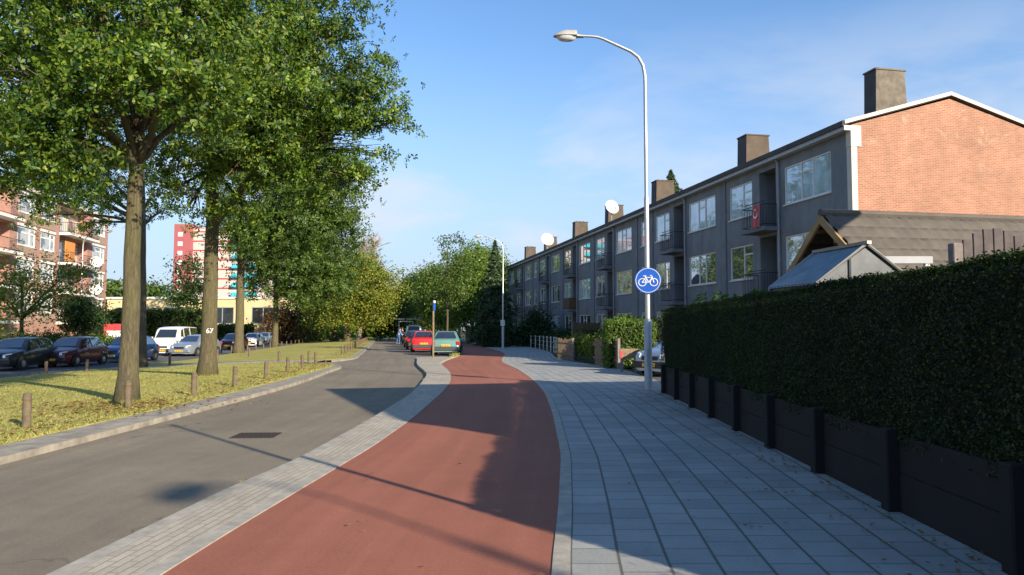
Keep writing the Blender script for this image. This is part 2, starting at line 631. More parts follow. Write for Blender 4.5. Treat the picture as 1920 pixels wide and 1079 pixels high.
def streaks(m, amt=.35):
    """rain streaks running down a wall"""
    N, L = m.node_tree.nodes, m.node_tree.links
    B = N['Principled BSDF']
    src = B.inputs['Base Color'].links[0].from_socket
    tc = N.new('ShaderNodeTexCoord'); mp = N.new('ShaderNodeMapping'); mp.inputs['Scale'].default_value = (1.1, 1.1, .16)
    L.new(tc.outputs['Object'], mp.inputs[0])
    n = noise(N, L, 1.5, 6, .65, vec=mp.outputs[0])
    L.new(mixc(N, L, amt, src, ramp(N, L, n, [(.38, (.45, .45, .45)), (.62, (1.25, 1.24, 1.2))]), 'MULTIPLY'), B.inputs['Base Color'])


streaks(M_FACADE, .28)
M_WHITE = simple('white_paint', (.72, .71, .68), .45, var=.06)
M_CREAM = simple('cream_paint', (.60, .55, .46), .7, var=.1, scale=2)
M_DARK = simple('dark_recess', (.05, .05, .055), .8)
M_SLAB = simple('grey_concrete', (.17, .175, .19), .85, var=.2, scale=2)
M_PIPE = simple('grey_pipe', (.30, .32, .35), .5, var=.1)
M_GALV = simple('galvanised_steel', (.52, .53, .54), .42, .75, var=.12, scale=12)
M_STEELP = simple('grey_post_paint', (.42, .45, .48), .5, .25, var=.12, scale=9)
M_BLACKM = simple('dark_metal', (.03, .03, .033), .5, .3)
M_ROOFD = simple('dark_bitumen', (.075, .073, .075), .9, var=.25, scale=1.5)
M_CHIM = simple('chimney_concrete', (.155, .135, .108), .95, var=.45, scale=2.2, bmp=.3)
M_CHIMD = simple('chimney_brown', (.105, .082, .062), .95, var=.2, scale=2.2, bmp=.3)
M_BARK = barkmat('oak_bark', (.038, .031, .018), (.165, .135, .080), (.125, .120, .042))
M_BARKD = barkmat('dark_bark', (.05, .04, .03), (.13, .105, .07), (.09, .085, .05))
M_TWIG = simple('pale_twig', (.30, .25, .19), .9)
M_LEAF = leafmat('oak_leaf', [(.014, .042, .008), (.022, .060, .010), (.036, .088, .012), (.058, .125, .015), (.092, .170, .018), (.135, .215, .022), (.17, .235, .025), (.16, .20, .03)], tone=.85)
M_LEAFD = leafmat('dark_leaf', [(.014, .038, .012), (.022, .055, .014), (.034, .075, .018), (.05, .095, .02)])
M_LEAFY = leafmat('yellowing_leaf', [(.075, .125, .02), (.12, .18, .025), (.175, .225, .03), (.24, .25, .034), (.29, .23, .034)])
M_LEAFG = leafmat('fresh_leaf', [(.05, .105, .018), (.085, .155, .022), (.13, .21, .035), (.19, .24, .05)])
M_LEAFM = leafmat('mid_leaf', [(.03, .07, .016), (.055, .105, .02), (.085, .145, .028), (.125, .175, .035)], tone=.8)
M_CONIF = leafmat('conifer_needles', [(.03, .065, .028), (.05, .095, .04), (.085, .13, .06)], .1)
M_HEDGE = leafmat('hedge_leaf', [(.008, .018, .004), (.013, .029, .005), (.023, .044, .007), (.055, .09, .010)], .25)
M_HEDGEC = simple('hedge_core', (.006, .010, .004), 1.0)
M_LITTER = leafmat('fallen_leaf', [(.16, .085, .03), (.26, .15, .05), (.36, .24, .09), (.20, .10, .05)], .1, .1)
M_BLADE = leafmat('grass_blade', [(.20, .24, .05), (.30, .31, .08), (.40, .36, .12), (.50, .42, .2)], .3, .3)
M_BOARD = simple('dark_board', (.009, .008, .0065), .9, var=.3, scale=3)
M_POSTD = simple('dark_post', (.006, .006, .006), .9, var=.3, scale=3)
M_WOOD = simple('weathered_wood', (.21, .155, .10), .9, var=.35, scale=7, bmp=.3)
M_WOODG = simple('grey_wood', (.20, .17, .155), .9, var=.3, scale=7, bmp=.3)
M_WOODD = simple('brown_wood', (.13, .075, .035), .85, var=.3, scale=5)
M_VERGE = simple('ochre_board', (.34, .22, .10), .75, var=.2, scale=3)
M_SHEDR = simple('roof_sheet', (.092, .079, .064), .8, var=.22, scale=3.5)
M_BLUE = simple('sign_blue', (.010, .095, .47), .35, var=.05)
M_REDP = simple('red_paint', (.46, .03, .035), .5, var=.08)
M_CYAN = simple('cyan_panel', (.06, .50, .62), .6, var=.08)
M_YEL = simple('plate_yellow', (.75, .47, .02), .5, var=.05)
M_RUBBER = simple('rubber', (.018, .018, .018), .9)
M_RIM = simple('wheel_rim', (.42, .43, .45), .35, .8)
M_LENS = simple('lamp_glass', (.62, .64, .66), .12, .2, var=.05)
M_TAIL = simple('tail_lens', (.42, .012, .012), .2, var=.05)
M_CARGL = glass('car_glass', (.012, .016, .018), gloss=.3)
M_PANE = glass('sky_pane', (.36, .52, .62), gloss=.2)  # blue of the reflected sky painted into the base colour
M_PANEC = glass('curtain_pane', (.05, .06, .07), curtain=(.52, .56, .56), gloss=.34)
M_PANED = glass('dim_room_pane', (.035, .04, .045), gloss=.42)
M_PANEL = glass('left_pane', (.06, .075, .08), curtain=(.5, .48, .42), gloss=.2)
M_GRATE = simple('iron_grate', (.05, .042, .036), .7, .4, var=.3, scale=20)
M_ORANGE = simple('orange_blind', (.62, .25, .06), .8)
M_YWALL = simple('yellow_render', (.62, .50, .28), .85, var=.08, scale=1)
M_POLY = simple('greenhouse_sheet', (.13, .18, .22), .35, var=.25, scale=4)
M_SKIN = simple('skin', (.45, .27, .19), .6)
M_JEANS = simple('blue_denim', (.05, .12, .26), .9)
M_SHIRT = simple('blue_shirt', (.10, .26, .52), .9)
M_COATD = simple('dark_coat', (.02, .02, .03), .9)
M_HAIR = simple('dark_hair', (.03, .02, .015), .8)


def paint(name, col, metal=0.3):
    return simple(name, col, .32, metal, var=.06, scale=2, coat=.7)


# ------------------------------------------------------------------ ground, roads, pavements
def frange(a, b, s):
    n = max(1, int(round((b - a) / s)))
    return [a + (b - a) * i / n for i in range(n + 1)]


YS = frange(-14, 3, 1.0)[:-1] + frange(3, 40, .4)[:-1] + frange(40, 150, 2.0)


def ribbon(name, ys, fl, fr, z, mat, n=1, label=None, skirt=.3, uvx=None, zf=None):
    b = MB()
    u = 0
    rows, us = [], []
    px = None
    for y in ys:
        a, c = fl(y), fr(y)
        if px is not None: u += math.hypot(a - px[0], y - px[1])
        px = (a, y)
        rows.append([(a + (c - a) * i / n, y) for i in range(n + 1)]); us.append(u)
    for r0, r1, u0, u1 in zip(rows, rows[1:], us, us[1:]):
        for i in range(n):
            q = [r0[i], r0[i + 1], r1[i + 1], r1[i]]
            b.add([(p[0], p[1], zf(*p) if zf else z) for p in q], [(0, 1, 2, 3)],
                  [[(u0, r0[i][0] - r0[0][0]), (u0, r0[i + 1][0] - r0[0][0]), (u1, r1[i + 1][0] - r1[0][0]), (u1, r1[i][0] - r1[0][0])]])
    if skirt:
        for i, s in ((0, 1), (n, -1)):
            for r0, r1 in zip(rows, rows[1:]):
                p, q = r0[i], r1[i]
                zp, zq = (zf(*p), zf(*q)) if zf else (z, z)
                v = [(p[0], p[1], zp - skirt), (p[0], p[1], zp), (q[0], q[1], zq), (q[0], q[1], zq - skirt)]
                b.add(v if s > 0 else v[::-1], [(0, 1, 2, 3)], [[(0, .02), (.02, .02), (.02, .05), (0, .05)]])
    me_o = b.build(name, mat)
    me = me_o.data
    import bmesh
    bm = bmesh.new(); bm.from_mesh(me); bmesh.ops.remove_doubles(bm, verts=bm.verts, dist=1e-5); bm.to_mesh(me); bm.free()
    return tag(me_o, label, kind='structure')


b = MB()
b.add([(-900, -300, -.42), (900, -300, -.42), (900, 1500, -.42), (-900, 1500, -.42)], [(0, 1, 2, 3)])
tag(b.build('ground', M_SOIL), kind='structure')
ribbon('garden_ground', frange(-14, 150, 2), lambda y: x_walkr(y) - .3, lambda y: 60, -.03, M_SOIL, skirt=0)
ribbon('road', YS, lambda y: x_kerb(y) - (.4 if y < 26 else 3.0 if y < 38 else .4), lambda y: x_strip(y) + .4 if y < 31 else x_pathl(y) + .2, ROADZ, M_ASPH, skirt=0)
ribbon('cycle_path', YS, x_pathl, x_pathr, 0, M_RED, n=4)
KB = .11
ribbon('path_kerb', YS, x_pathr, lambda y: x_pathr(y) + KB, .006, M_CONC)
ribbon('pavement', YS, lambda y: x_pathr(y) + KB, lambda y: max(x_pathr(y) + KB + .3, x_walkr(y)), .002, M_TILE, n=2)
ysa = [y for y in YS if y <= 37]
ribbon('paver_strip', ysa, lambda y: x_strip(y) + .12, lambda y: x_pathl(y) - .13, .010, M_PAVER, n=1)
ribbon('strip_kerb', ysa, x_strip, lambda y: x_strip(y) + .12, .0115, M_CONC)
ribbon('path_edging', [y for y in YS if y <= 30], lambda y: x_pathl(y) - .13, x_pathl, .0085, M_CONC)
ribbon('bay_kerb', [y for y in YS if y >= 37], lambda y: x_pathl(y) - .14, x_pathl, .004, M_CONC)
b = MB(); b.box(x_strip(37), x_pathl(37), 37, 37.12, -.3, .012); tag(b.build('bay_end_kerb', M_CONC), kind='structure')


def isl1_r(y):          # near lawn, rounded at its far end
    return x_grass(y) - (max(0, y - 27.5) ** 2) * .16


def isl2_r(y):
    return x_grass(y) - (max(0, 37.5 - y) ** 2) * .05


yi1 = frange(-14, 31, .75)
yi2 = frange(33.2, 150, 1.5)
ribbon('near_lawn', yi1, x_park, isl1_r, 0, M_GRASS, n=14, zf=lambda x, y: gz(x, y) + .03, skirt=.35)
ribbon('far_lawn', yi2, x_park, isl2_r, 0, M_GRASS, n=14, zf=lambda x, y: gz(x, y) + .03, skirt=.35)
ribbon('lawn_kerb', yi1, isl1_r, lambda y: min(isl1_r(y) + .6, max(isl1_r(y) + .35, x_kerb(y) - .12)), .015, M_KERBD, n=3)
ribbon('far_lawn_kerb', yi2, isl2_r, lambda y: isl2_r(y) + .3, .015, M_KERBD)
ribbon('cross_path', [31, 31.5, 32, 32.7, 33.2], x_park, lambda y: -8.6, 0, M_PAVER, n=10, zf=lambda x, y: gz(x, y) + .022, skirt=0)
ribbon('parking_road', frange(-14, 150, 2), lambda y: x_park(y) - 8.6, lambda y: x_park(y) + .3, -.315, M_ASPH2, skirt=0)
ribbon('left_pavement', frange(-14, 150, 2), lambda y: x_park(y) - 10.2, lambda y: x_park(y) - 8.6, -.22, M_PAVER, n=1)
ribbon('left_garden', frange(-14, 150, 2), lambda y: -120, lambda y: x_park(y) - 10.2, -.24, M_GRASS, n=6, skirt=0)
b = MB(); b.prism([(3.55, 16.9), (9.5, 18.2), (9.5, 23.3), (4.25, 22.4), (3.95, 19.5)], -.2, -.012)
tag(b.build('driveway', M_ASPH2), kind='structure')
# weedy verge between the parking bay and the cycle path, beside the green car
b = MB(); b.prism([(-3.25, 37.4), (-2.95, 37.4), (-2.98, 41), (-3.1, 44), (-3.35, 44), (-3.25, 40)], -.2, .03)
tag(b.build('verge', M_GRASS), kind='structure')

# drain grate in the road
g = G(480, 817, ROADZ)
b = MB()
b.M = Matrix.Translation(g) @ Matrix.Rotation(R(3), 4, 'Z')
b.box(-.30, .30, -.26, .26, -.05, .004)
for i in range(9):
    x = -.26 + i * .065
    b.box(x - .018, x + .018, -.22, .22, .004, .012)
tag(b.build('drain_grate', M_GRATE), 'square iron drain grate set in the asphalt road', 'drain grate')


# ------------------------------------------------------------------ foliage
def leaf_quads(P, size, rng, out=None, up=.35, ow=.75, aspect=.56, fold=.14):
    n = len(P)
    nor = rng.normal(size=(n, 3))
    nor /= np.linalg.norm(nor, axis=1, keepdims=True)
    nor[:, 2] += up
    if out is not None: nor += out * ow
    nor /= np.linalg.norm(nor, axis=1, keepdims=True)
    t = rng.normal(size=(n, 3))
    t -= nor * (t * nor).sum(1, keepdims=True)
    t /= np.linalg.norm(t, axis=1, keepdims=True)
    bt = np.cross(nor, t)
    s = size * rng.uniform(.65, 1.3, (n, 1))
    V = np.empty((n, 4, 3))
    V[:, 0] = P - t * s * .5
    V[:, 1] = P + bt * s * aspect * .5 + t * s * .08 + nor * s * fold
    V[:, 2] = P + t * s * .5
    V[:, 3] = P - bt * s * aspect * .5 + t * s * .08 + nor * s * fold
    return V.reshape(-1, 3), np.arange(4 * n).reshape(n, 4)


def tuft_leaves(P, size, rng, out):
    """oak tufts: six leaves spread like a star round each twig tip"""
    n = max(1, len(P) // 6)
    idx = rng.permutation(len(P))[:n]
    c, ax = P[idx], rng.normal(size=(n, 3)) * .8 + out[idx] * 1.0
    ax[:, 2] += .25
    ax /= np.linalg.norm(ax, axis=1, keepdims=True)
    a = rng.normal(size=(n, 3)); a -= ax * (a * ax).sum(1, keepdims=True); a /= np.linalg.norm(a, axis=1, keepdims=True)
    b_ = np.cross(ax, a)
    V = np.empty((n, 6, 6, 3))
    for k in range(6):
        th = k * 1.047 + rng.uniform(-.35, .35, (n, 1))
        el = rng.uniform(-.25, .55, (n, 1))
        d = (a * np.cos(th) + b_ * np.sin(th)) * np.cos(el) + ax * np.sin(el)
        nr = ax + rng.normal(size=(n, 3)) * .28
        w = np.cross(d, nr); w /= np.linalg.norm(w, axis=1, keepdims=True)
        up_ = np.cross(w, d)
        L_ = size * rng.uniform(.75, 1.35, (n, 1))
        o = c + d * size * .12
        V[:, k, 0] = o
        V[:, k, 1] = o + d * L_ * .38 + w * L_ * .15 + up_ * L_ * .05
        V[:, k, 2] = o + d * L_ * .74 + w * L_ * .225 + up_ * L_ * .03
        V[:, k, 3] = o + d * L_ - up_ * L_ * .06
        V[:, k, 4] = o + d * L_ * .74 - w * L_ * .225 + up_ * L_ * .03
        V[:, k, 5] = o + d * L_ * .38 - w * L_ * .15 + up_ * L_ * .05
    return V.reshape(-1, 3), np.arange(n * 36).reshape(n * 6, 6)


def leaf_obj(name, P, size, mat, parent, seed, out=None, **k):
    rng = np.random.default_rng(seed)
    V, Fc = leaf_quads(np.asarray(P), size, rng, out, **k)
    return np_mesh(name, V, Fc, mat, parent)


def crown_points(blobs, n, seed, shell=.5, clump=.30, per=36, squash=.85):
    """blobs (x,y,z,r[,rz]); leaves sit in clumps spread through each blob, denser near its skin"""
    rng = np.random.default_rng(seed)
    w = np.array([b[3] ** 2 for b in blobs]); w = w / w.sum()
    P, O = [], []
    for bl, wi in zip(blobs, w):
        k = max(1, int(round(n * wi / per)))
        d = rng.normal(size=(k, 3)); d /= np.linalg.norm(d, axis=1, keepdims=True)
        rr = (shell + (1 - shell) * rng.random((k, 1)) ** .7) * (.82 + .5 * rng.random((k, 1)) ** 2.2)
        c = d * rr * bl[3]
        c[:, 2] *= (bl[4] / bl[3] if len(bl) > 4 else squash)
        cs = clump * (.55 + .8 * rng.random((k, 1, 1)))
        q = rng.normal(size=(k, per, 3)) * cs
        q[..., 2] *= .6
        q += (rng.random((k, per, 1)) - .3) * (d[:, None, :] + np.array([0, 0, -.35])) * cs * 2.2      # sprays reach outwards
        P.append((c[:, None, :] + q + np.array(bl[:3])).reshape(-1, 3))
        O.append(np.repeat(d, per, 0))
    return np.concatenate(P), np.concatenate(O)


def curve_pts(a, c, d, n=6):
    """quadratic curve a -> d pulled by c"""
    return [a * (1 - t) ** 2 + c * 2 * t * (1 - t) + d * t * t for t in [i / n for i in range(n + 1)]]


def tree(name, label, base, trunk, r0, blobs, n, leaf, lmat, bmat, seed, clump=.3, per=36, group=None, crown_name='crown', limb_from=.45, shell=.5, limb_r=.38, smat=None, flare=1.5, limbs=True, cat='tree', up=.12):
    """trunk: world points from the foot up; blobs in world space"""
    rg = random.Random(seed)
    base = Vector(base)
    root = thing(name, label, cat, base, 0, group)
    tr = [Vector(p) - base for p in trunk]
    m = MB()
    full = []
    for a, c in zip(tr, tr[1:]):
        k = max(2, int((c - a).length / .5))
        full += [a.lerp(c, i / k) + Vector((rg.uniform(-1, 1), rg.uniform(-1, 1), 0)) * r0 * .07 * (1 if i else 0) for i in range(k)]
    full.append(tr[-1])
    H = full[-1].z
    rad = []
    for p in full:
        t = p.z / max(H, .1)
        rr = r0 * (1 - .62 * t)
        if p.z < .9: rr *= 1 + (flare - 1) * (1 - p.z / .9) ** 2
        rad.append(rr)
    full[0] = full[0] - Vector((0, 0, .15))
    m.tube(full, rad, 14)
    if limbs:
        for bl in blobs:
            e = Vector(bl[:3]) - base
            zt = min(H * .97, max(H * limb_from, e.z - (Vector((e.x, e.y)) - Vector((full[-1].x, full[-1].y))).length * .75 - .4))
            s = min(full, key=lambda p: abs(p.z - zt))
            i = full.index(s)
            mid = s.lerp(e, .5) + Vector((0, 0, .12 * (e - s).length)) + Vector((rg.uniform(-.2, .2), rg.uniform(-.2, .2), 0)) * bl[3] * .5
            pts = curve_pts(s, mid, e, 7)
            for k in range(1, 7): pts[k] += Vector((rg.uniform(-1, 1), rg.uniform(-1, 1), rg.uniform(-1, 1))) * .05 * bl[3]
            r1 = min(rad[i] * .62, .05 + limb_r * .1 * bl[3])
            m.tube(pts, [r1 * (1 - .8 * k / 7) + .008 for k in range(8)], 7)
            for q in range(7 if leaf < .15 else 4):
                d = Vector((rg.gauss(0, 1), rg.gauss(0, 1), rg.gauss(0, .7))).normalized() * bl[3] * rg.uniform(.6, .95)
                s2 = pts[rg.choice((4, 5, 6))]
                tw_ = curve_pts(s2, s2.lerp(e + d, .5) + Vector((0, 0, .1 * bl[3])), e + d, 4)
                m.tube(tw_, [r1 * .35, r1 * .28, r1 * .2, r1 * .13, .006], 5)
                for h_ in range(3 if leaf < .15 else 0):
                    d2 = Vector((rg.gauss(0, 1), rg.gauss(0, 1), rg.gauss(0, .7))).normalized() * bl[3] * rg.uniform(.25, .5)
                    a_ = tw_[rg.choice((1, 2, 3))]
                    m.tube([a_, a_.lerp(a_ + d2, .5) + Vector((0, 0, .03)), a_ + d2], [r1 * .12, r1 * .08, .004], 4, cap=False)
    m.build('trunk', bmat, root, smooth=2)
    if n:
        P, O = crown_points(blobs, n, seed, shell, clump, per)
        if name == 'oak_tree':
            V, Fc = tuft_leaves(P - np.array(base), leaf, np.random.default_rng(seed + 1), O)
            np_mesh(crown_name, V, Fc, lmat, root)
        else:
            leaf_obj(crown_name, P - np.array(base), leaf, lmat, root, seed + 1, O, up=up)
    return root


def pxblobs(lst, depth, foot=None):
    """(px, py, radius in m, depth offset) -> world blobs"""
    out = []
    for px, py, r, dd in lst:
        p = at(px, py, depth + dd)
        out.append((p.x, p.y, p.z, r))
    return out


# --- the large oaks on the lawns
g1 = G(237, 757)
t1 = [g1, at(245, 600, g1.y + .05), at(250, 430, g1.y + .1), at(257, 250, g1.y + .2), at(275, 60, g1.y + .3), at(290, -180, g1.y + .4)]
d = g1.y
B1 = pxblobs([(70, 60, 1.3, -1.0), (190, 20, 1.3, -1.6), (330, 40, 1.3, -1.2), (110, 170, 1.15, -1.6), (190, 130, .9, -2.2), (330, 140, .95, -1.6),
              (90, 250, .8, -1.2), (160, 290, .55, -1.6), (100, 300, .5, -1.3), (50, 320, .5, -.6), (395, 100, 1.1, -.3), (60, 150, 1.2, .8), (200, 90, 1.4, 1.4),
              (-60, 90, 1.6, .5), (-40, 230, 1.0, -.5), (120, -150, 2.0, 0), (330, -140, 2.0, .3), (-100, -100, 1.8, 0), (250, -330, 2.2, .2), (460, 20, 1.1, .8),
              (165, 220, .6, -1.8), (400, 190, .8, .6)], d)
tree('oak_tree', 'thick mossy oak trunk standing beside a bollard at the front of the near lawn', g1, t1, .178, B1, 96000, .098, M_LEAF, M_BARK, 11, clump=.235, per=120, shell=.42)

g1b = G(268, 690)
d = g1b.y
t1b = [g1b, at(268, 560, d), at(268, 400, d), at(266, 250, d + .2), at(262, 100, d + .4)]
B1b = pxblobs([(150, 330, 1.5, -.5), (70, 300, 1.5, 0), (225, 330, 1.1, 1.4), (110, 370, 1.0, .5), (40, 340, 1.2, 1), (190, 380, 1.0, -1), (85, 405, .55, -1),
               (300, 350, .9, 1.2), (230, 230, 2.0, 1.5), (60, 230, 1.4, 1.5), (150, 150, 2.2, 2), (350, 200, 2.0, 2), (300, 400, .7, 1.6), (160, 420, .45, -.5)], d)
tree('oak_tree', 'slim dark oak in shade behind the thick mossy trunk', g1b, t1b, .16, B1b, 44000, .12, M_LEAF, M_BARKD, 23, clump=.26, per=90)

g2 = G(388, 706)
d = g2.y
t2 = [g2, at(393, 600, d), at(396, 480, d), at(398, 390, d), at(402, 250, d + .2), at(410, 60, d + .3), at(415, -100, d + .4)]
B2 = pxblobs([(500, 60, 1.7, -2.0), (590, 50, 1.4, -1.6), (640, 30, .75, -1), (560, 160, 1.6, -2.6), (650, 170, 1.1, -2), (700, 175, .8, -1.6), (725, 235, .62, -1.6), (755, 225, .3, -1.5),
              (640, 260, 1.1, -1.8), (660, 330, .75, -1), (540, 260, 1.5, -2.2), (450, 180, 1.6, -2.2), (470, 300, 1.3, -2.4), (400, 290, .85, -2), (340, 310, 1.0, -1),
              (560, 340, 1.1, -1.2), (600, -60, 1.7, -1), (480, -80, 2.0, -1), (400, 80, 1.9, -1.4), (350, 200, 1.3, -1.6), (330, 360, .6, -1.8), (360, 395, .4, -2), (450, 390, .6, -1.6), (420, -250, 2.3, 0), (580, -220, 1.9, 0),
              (480, 160, 2.2, 1.6), (600, 180, 1.8, 1.2), (380, 180, 2.0, 2.0), (690, 110, .5, -1), (715, 290, .35, -1.2)], d)
o2 = tree('oak_tree', 'oak with a forked trunk and the white number 67 painted on it', g2, t2, .245, B2, 108000, .112, M_LEAF, M_BARK, 37, clump=.26, per=125, shell=.42)
# painted number on the trunk
fc = bpy.data.curves.new('number', 'FONT')
fc.body = '67'; fc.size = .21; fc.align_x = 'CENTER'; fc.align_y = 'CENTER'; fc.extrude = .004; fc.offset = .002
ft = bpy.data.objects.new('number_curve', fc)
C.objects.link(ft)
bpy.context.view_layer.update()
fm = bpy.data.meshes.new_from_object(ft.evaluated_get(bpy.context.evaluated_depsgraph_get()))
bpy.data.objects.remove(ft)
fm.materials.clear(); fm.materials.append(M_WHITE)
fo = bpy.data.objects.new('tree_number', fm)
C.objects.link(fo)
p = at(393, 621, d) - g2
dirc = Vector((-g2.x, -g2.y, 0)).normalized()
from mathutils.bvhtree import BVHTree
tm_ = [c for c in o2.children if c.name.startswith('trunk')][0].data
bv = BVHTree.FromPolygons([v.co for v in tm_.vertices], [f.vertices[:] for f in tm_.polygons])
rt_ = Vector((-dirc.y, dirc.x, 0))                      # to the right as seen from the street
for v in fm.vertices:                                   # painted on: follows the bark
    o_ = p + rt_ * v.co.x + Vector((0, 0, v.co.y))
    hit = bv.ray_cast(o_ + dirc * 1.5, -dirc)[0]
    v.co.z += ((hit - o_).dot(dirc) if hit else .25) + .004
fo.parent = o2
fo.location = p
fo.rotation_euler = (R(90), 0, math.atan2(dirc.y, dirc.x) + R(90))
# the big side limb of the fork
m = MB()
f0, f1 = at(398, 420, d) - g2, at(470, 340, d - .3) - g2
m.tube(curve_pts(f0, (f0 + f1) / 2 + Vector((.05, 0, -.05)), f1 + Vector((.3, 0, .6)), 6), [.16, .15, .14, .12, .10, .08, .06], 9)
m.build('limb', M_BARK, o2, smooth=2)

g3 = G(447, 663)
d = g3.y
t3 = [g3, at(450, 580, d), at(452, 500, d), at(452, 420, d), at(455, 250, d)]
B3 = pxblobs([(460, 400, 2.2, -2), (520, 370, 2.6, -2), (580, 330, 2.6, -2), (630, 370, 2.0, -1), (560, 420, 2.4, -2), (620, 440, 1.9, -2), (500, 450, 1.6, -2), (440, 440, 1.3, -1), (640, 320, 1.8, 0), (540, 280, 3.2, 0), (430, 330, 2.6, 0), (480, 280, 3.0, 1), (590, 470, 1.5, -2), (655, 420, 1.0, -2)], d)
tree('oak_tree', 'oak with a lit trunk beside the dark red hatchback on the parking road', g3, t3, .33, B3, 60000, .20, M_LEAFM, M_BARK, 41, clump=.42, per=90)
g4 = G(515, 651)
d = g4.y
t4 = [g4, at(517, 590, d), at(518, 540, d), at(522, 440, d)]
B4 = pxblobs([(520, 470, 3.0, -2), (570, 480, 3.0, -2), (620, 480, 2.4, -2), (600, 520, 2.2, -2), (540, 520, 2.2, -2), (490, 500, 2.0, 0), (570, 550, 1.4, -2), (630, 530, 1.6, -1), (560, 420, 4, 0), (500, 440, 3, 0), (475, 530, 1.2, 0)], d)
tree('oak_tree', 'slender-trunked oak with dense low crown farther along the far lawn', g4, t4, .31, B4, 44000, .26, M_LEAFM, M_BARK, 53, clump=.52, per=80)


def far_tree(px, base_py, blobs, r0, n, leaf, mat, label, seed, name='street_tree', clump=.7, bark=None, depth=None, group=None, cat='tree', shell=.5, per=24):
    g = G(px, base_py) if depth is None else Vector((at(px, HZ, depth).x, depth, gz(at(px, HZ, depth).x, depth)))
    dd = g.y
    if depth and depth in (92, 86, 105): blobs = [(a, b_, c * 1.3, e) for a, b_, c, e in blobs]
    top = min(b_[1] for b_ in blobs)
    tr = [g, at(px + 1, (base_py * 2 + top) / 3 if depth is None else HZ - 20, dd), at(px + 1, top + 12, dd)]
    if tr[2].z <= tr[1].z: tr = [g, tr[1]]
    return tree(name, label, g, tr, r0, pxblobs(blobs, dd), n, leaf, mat, bark or M_BARK, seed, clump=clump, per=per, group=group, cat=cat, shell=shell)


far_tree(627, 633, depth=92, blobs=[(640, 515, 2.6, -1), (660, 505, 2.2, -1), (690, 515, 1.8, -2), (640, 550, 2.5, -2), (610, 560, 2.0, -2), (680, 540, 2.4, -1), (600, 590, 1.6, -2), (660, 580, 2.0, -1)], r0=.5, n=24000, leaf=.28, clump=.62, per=50, mat=M_LEAFY, label='yellow-green tree with a broad pale trunk in a group by the road', seed=61)
far_tree(651, 636, depth=86, blobs=[(670, 520, 2.2, -1), (705, 530, 2.2, -1), (690, 560, 2.2, -2), (660, 560, 2.0, -2), (715, 560, 1.6, -2), (690, 585, 1.5, -2), (640, 590, 1.4, -3)], r0=.45, n=21000, leaf=.26, clump=.55, per=50, mat=M_LEAFY, label='yellowing tree with a stout trunk nearest the road bend', seed=62)
far_tree(682, 626, depth=105, blobs=[(690, 590, 2.2, 0), (705, 575, 3.0, 0), (720, 590, 3.0, 0), (725, 570, 2.6, 0), (735, 600, 2.2, 0)], r0=.45, n=20000, leaf=.36, clump=.6, per=50, mat=M_LEAFM, label='mid green tree beside the road where it bends away', seed=63)
# bare-topped tree
g = at(672, HZ, 98); g.z = gz(g.x, g.y); dd = g.y
root = thing('bare_tree', 'leafless grey tree rising behind the yellowing trees', 'tree', g)
m = MB(); rg = random.Random(5)


def twig(p, dv, ln, r, lev):
    e = p + dv * ln
    m.tube([p, p.lerp(e, .5) + Vector((rg.uniform(-1, 1), rg.uniform(-1, 1), 0)) * ln * .05, e], [r, r * .8, r * .55], 5 if lev else 8, cap=False)
    if lev < 6:
        for k in range(3 if lev < 5 else 4):
            nd = (dv + Vector((rg.gauss(0, .42), rg.gauss(0, .42), rg.gauss(.12, .25)))).normalized()
            twig(p.lerp(e, rg.uniform(.55, 1)), nd, ln * rg.uniform(.62, .82), r * .5 + .010, lev + 1)


twig(Vector((0, 0, -.1)), Vector((.12, 0, 1)).normalized(), 5.7, .35, 0)
m.build('branches', M_TWIG, root)

# ------------------------------------------------------------------ hedge with concrete boards at the right
HX = lambda y: 2.80 + .040 * y
hroot = thing('clipped_hedge', 'tall dark clipped hedge along the right side of the pavement', 'hedge', (HX(8) + .3, 8, 0))
m = MB()
ys = frange(2.3, 16.7, .6)
prof = [(.08, .50), (.03, .9), (.02, 1.5), (.06, 1.78), (.2, 1.84), (.45, 1.84), (.58, 1.7), (.58, .5)]
vs, fs = [], []
for y in ys:
    for (dx, z) in prof:
        vs.append((HX(y) + dx + .04 - hroot.location.x, y - 8, z + (rnd.uniform(-.006, .006))))
k = len(prof)
for i in range(len(ys) - 1):
    for j in range(k - 1):
        fs.append((i * k + j, (i + 1) * k + j, (i + 1) * k + j + 1, i * k + j + 1))
fs += [tuple(range(k)), tuple(range((len(ys) - 1) * k, len(ys) * k))[::-1]]
m.add(vs, fs)
m.build('core', M_HEDGEC, hroot)
rng = np.random.default_rng(3)
n = 150000
y = 2.25 + 14.5 * rng.random(n) ** 1.35
side = rng.random(n)
x = np.where(side < .55, rng.normal(.03, .02, n), rng.uniform(.0, .62, n))
z = np.where(side < .55, rng.uniform(.5, 1.86, n), rng.normal(1.865, .016, n))
x = x + 2.80 + .04 * y + .02 * np.sin(y * 5 + z * 4)
z = z + np.where(side < .55, 0, .012 * np.sin(y * 2.1) + .006 * np.sin(y * 7.3))
P = np.stack([x - hroot.location.x, y - 8, z], 1)
O = np.zeros((n, 3)); O[:, 0] = np.where(side < .55, -1, 0); O[:, 2] = np.where(side < .55, 0, 1)
leaf_obj('foliage', P, .027, M_HEDGE, hroot, 4, O, ow=.8)

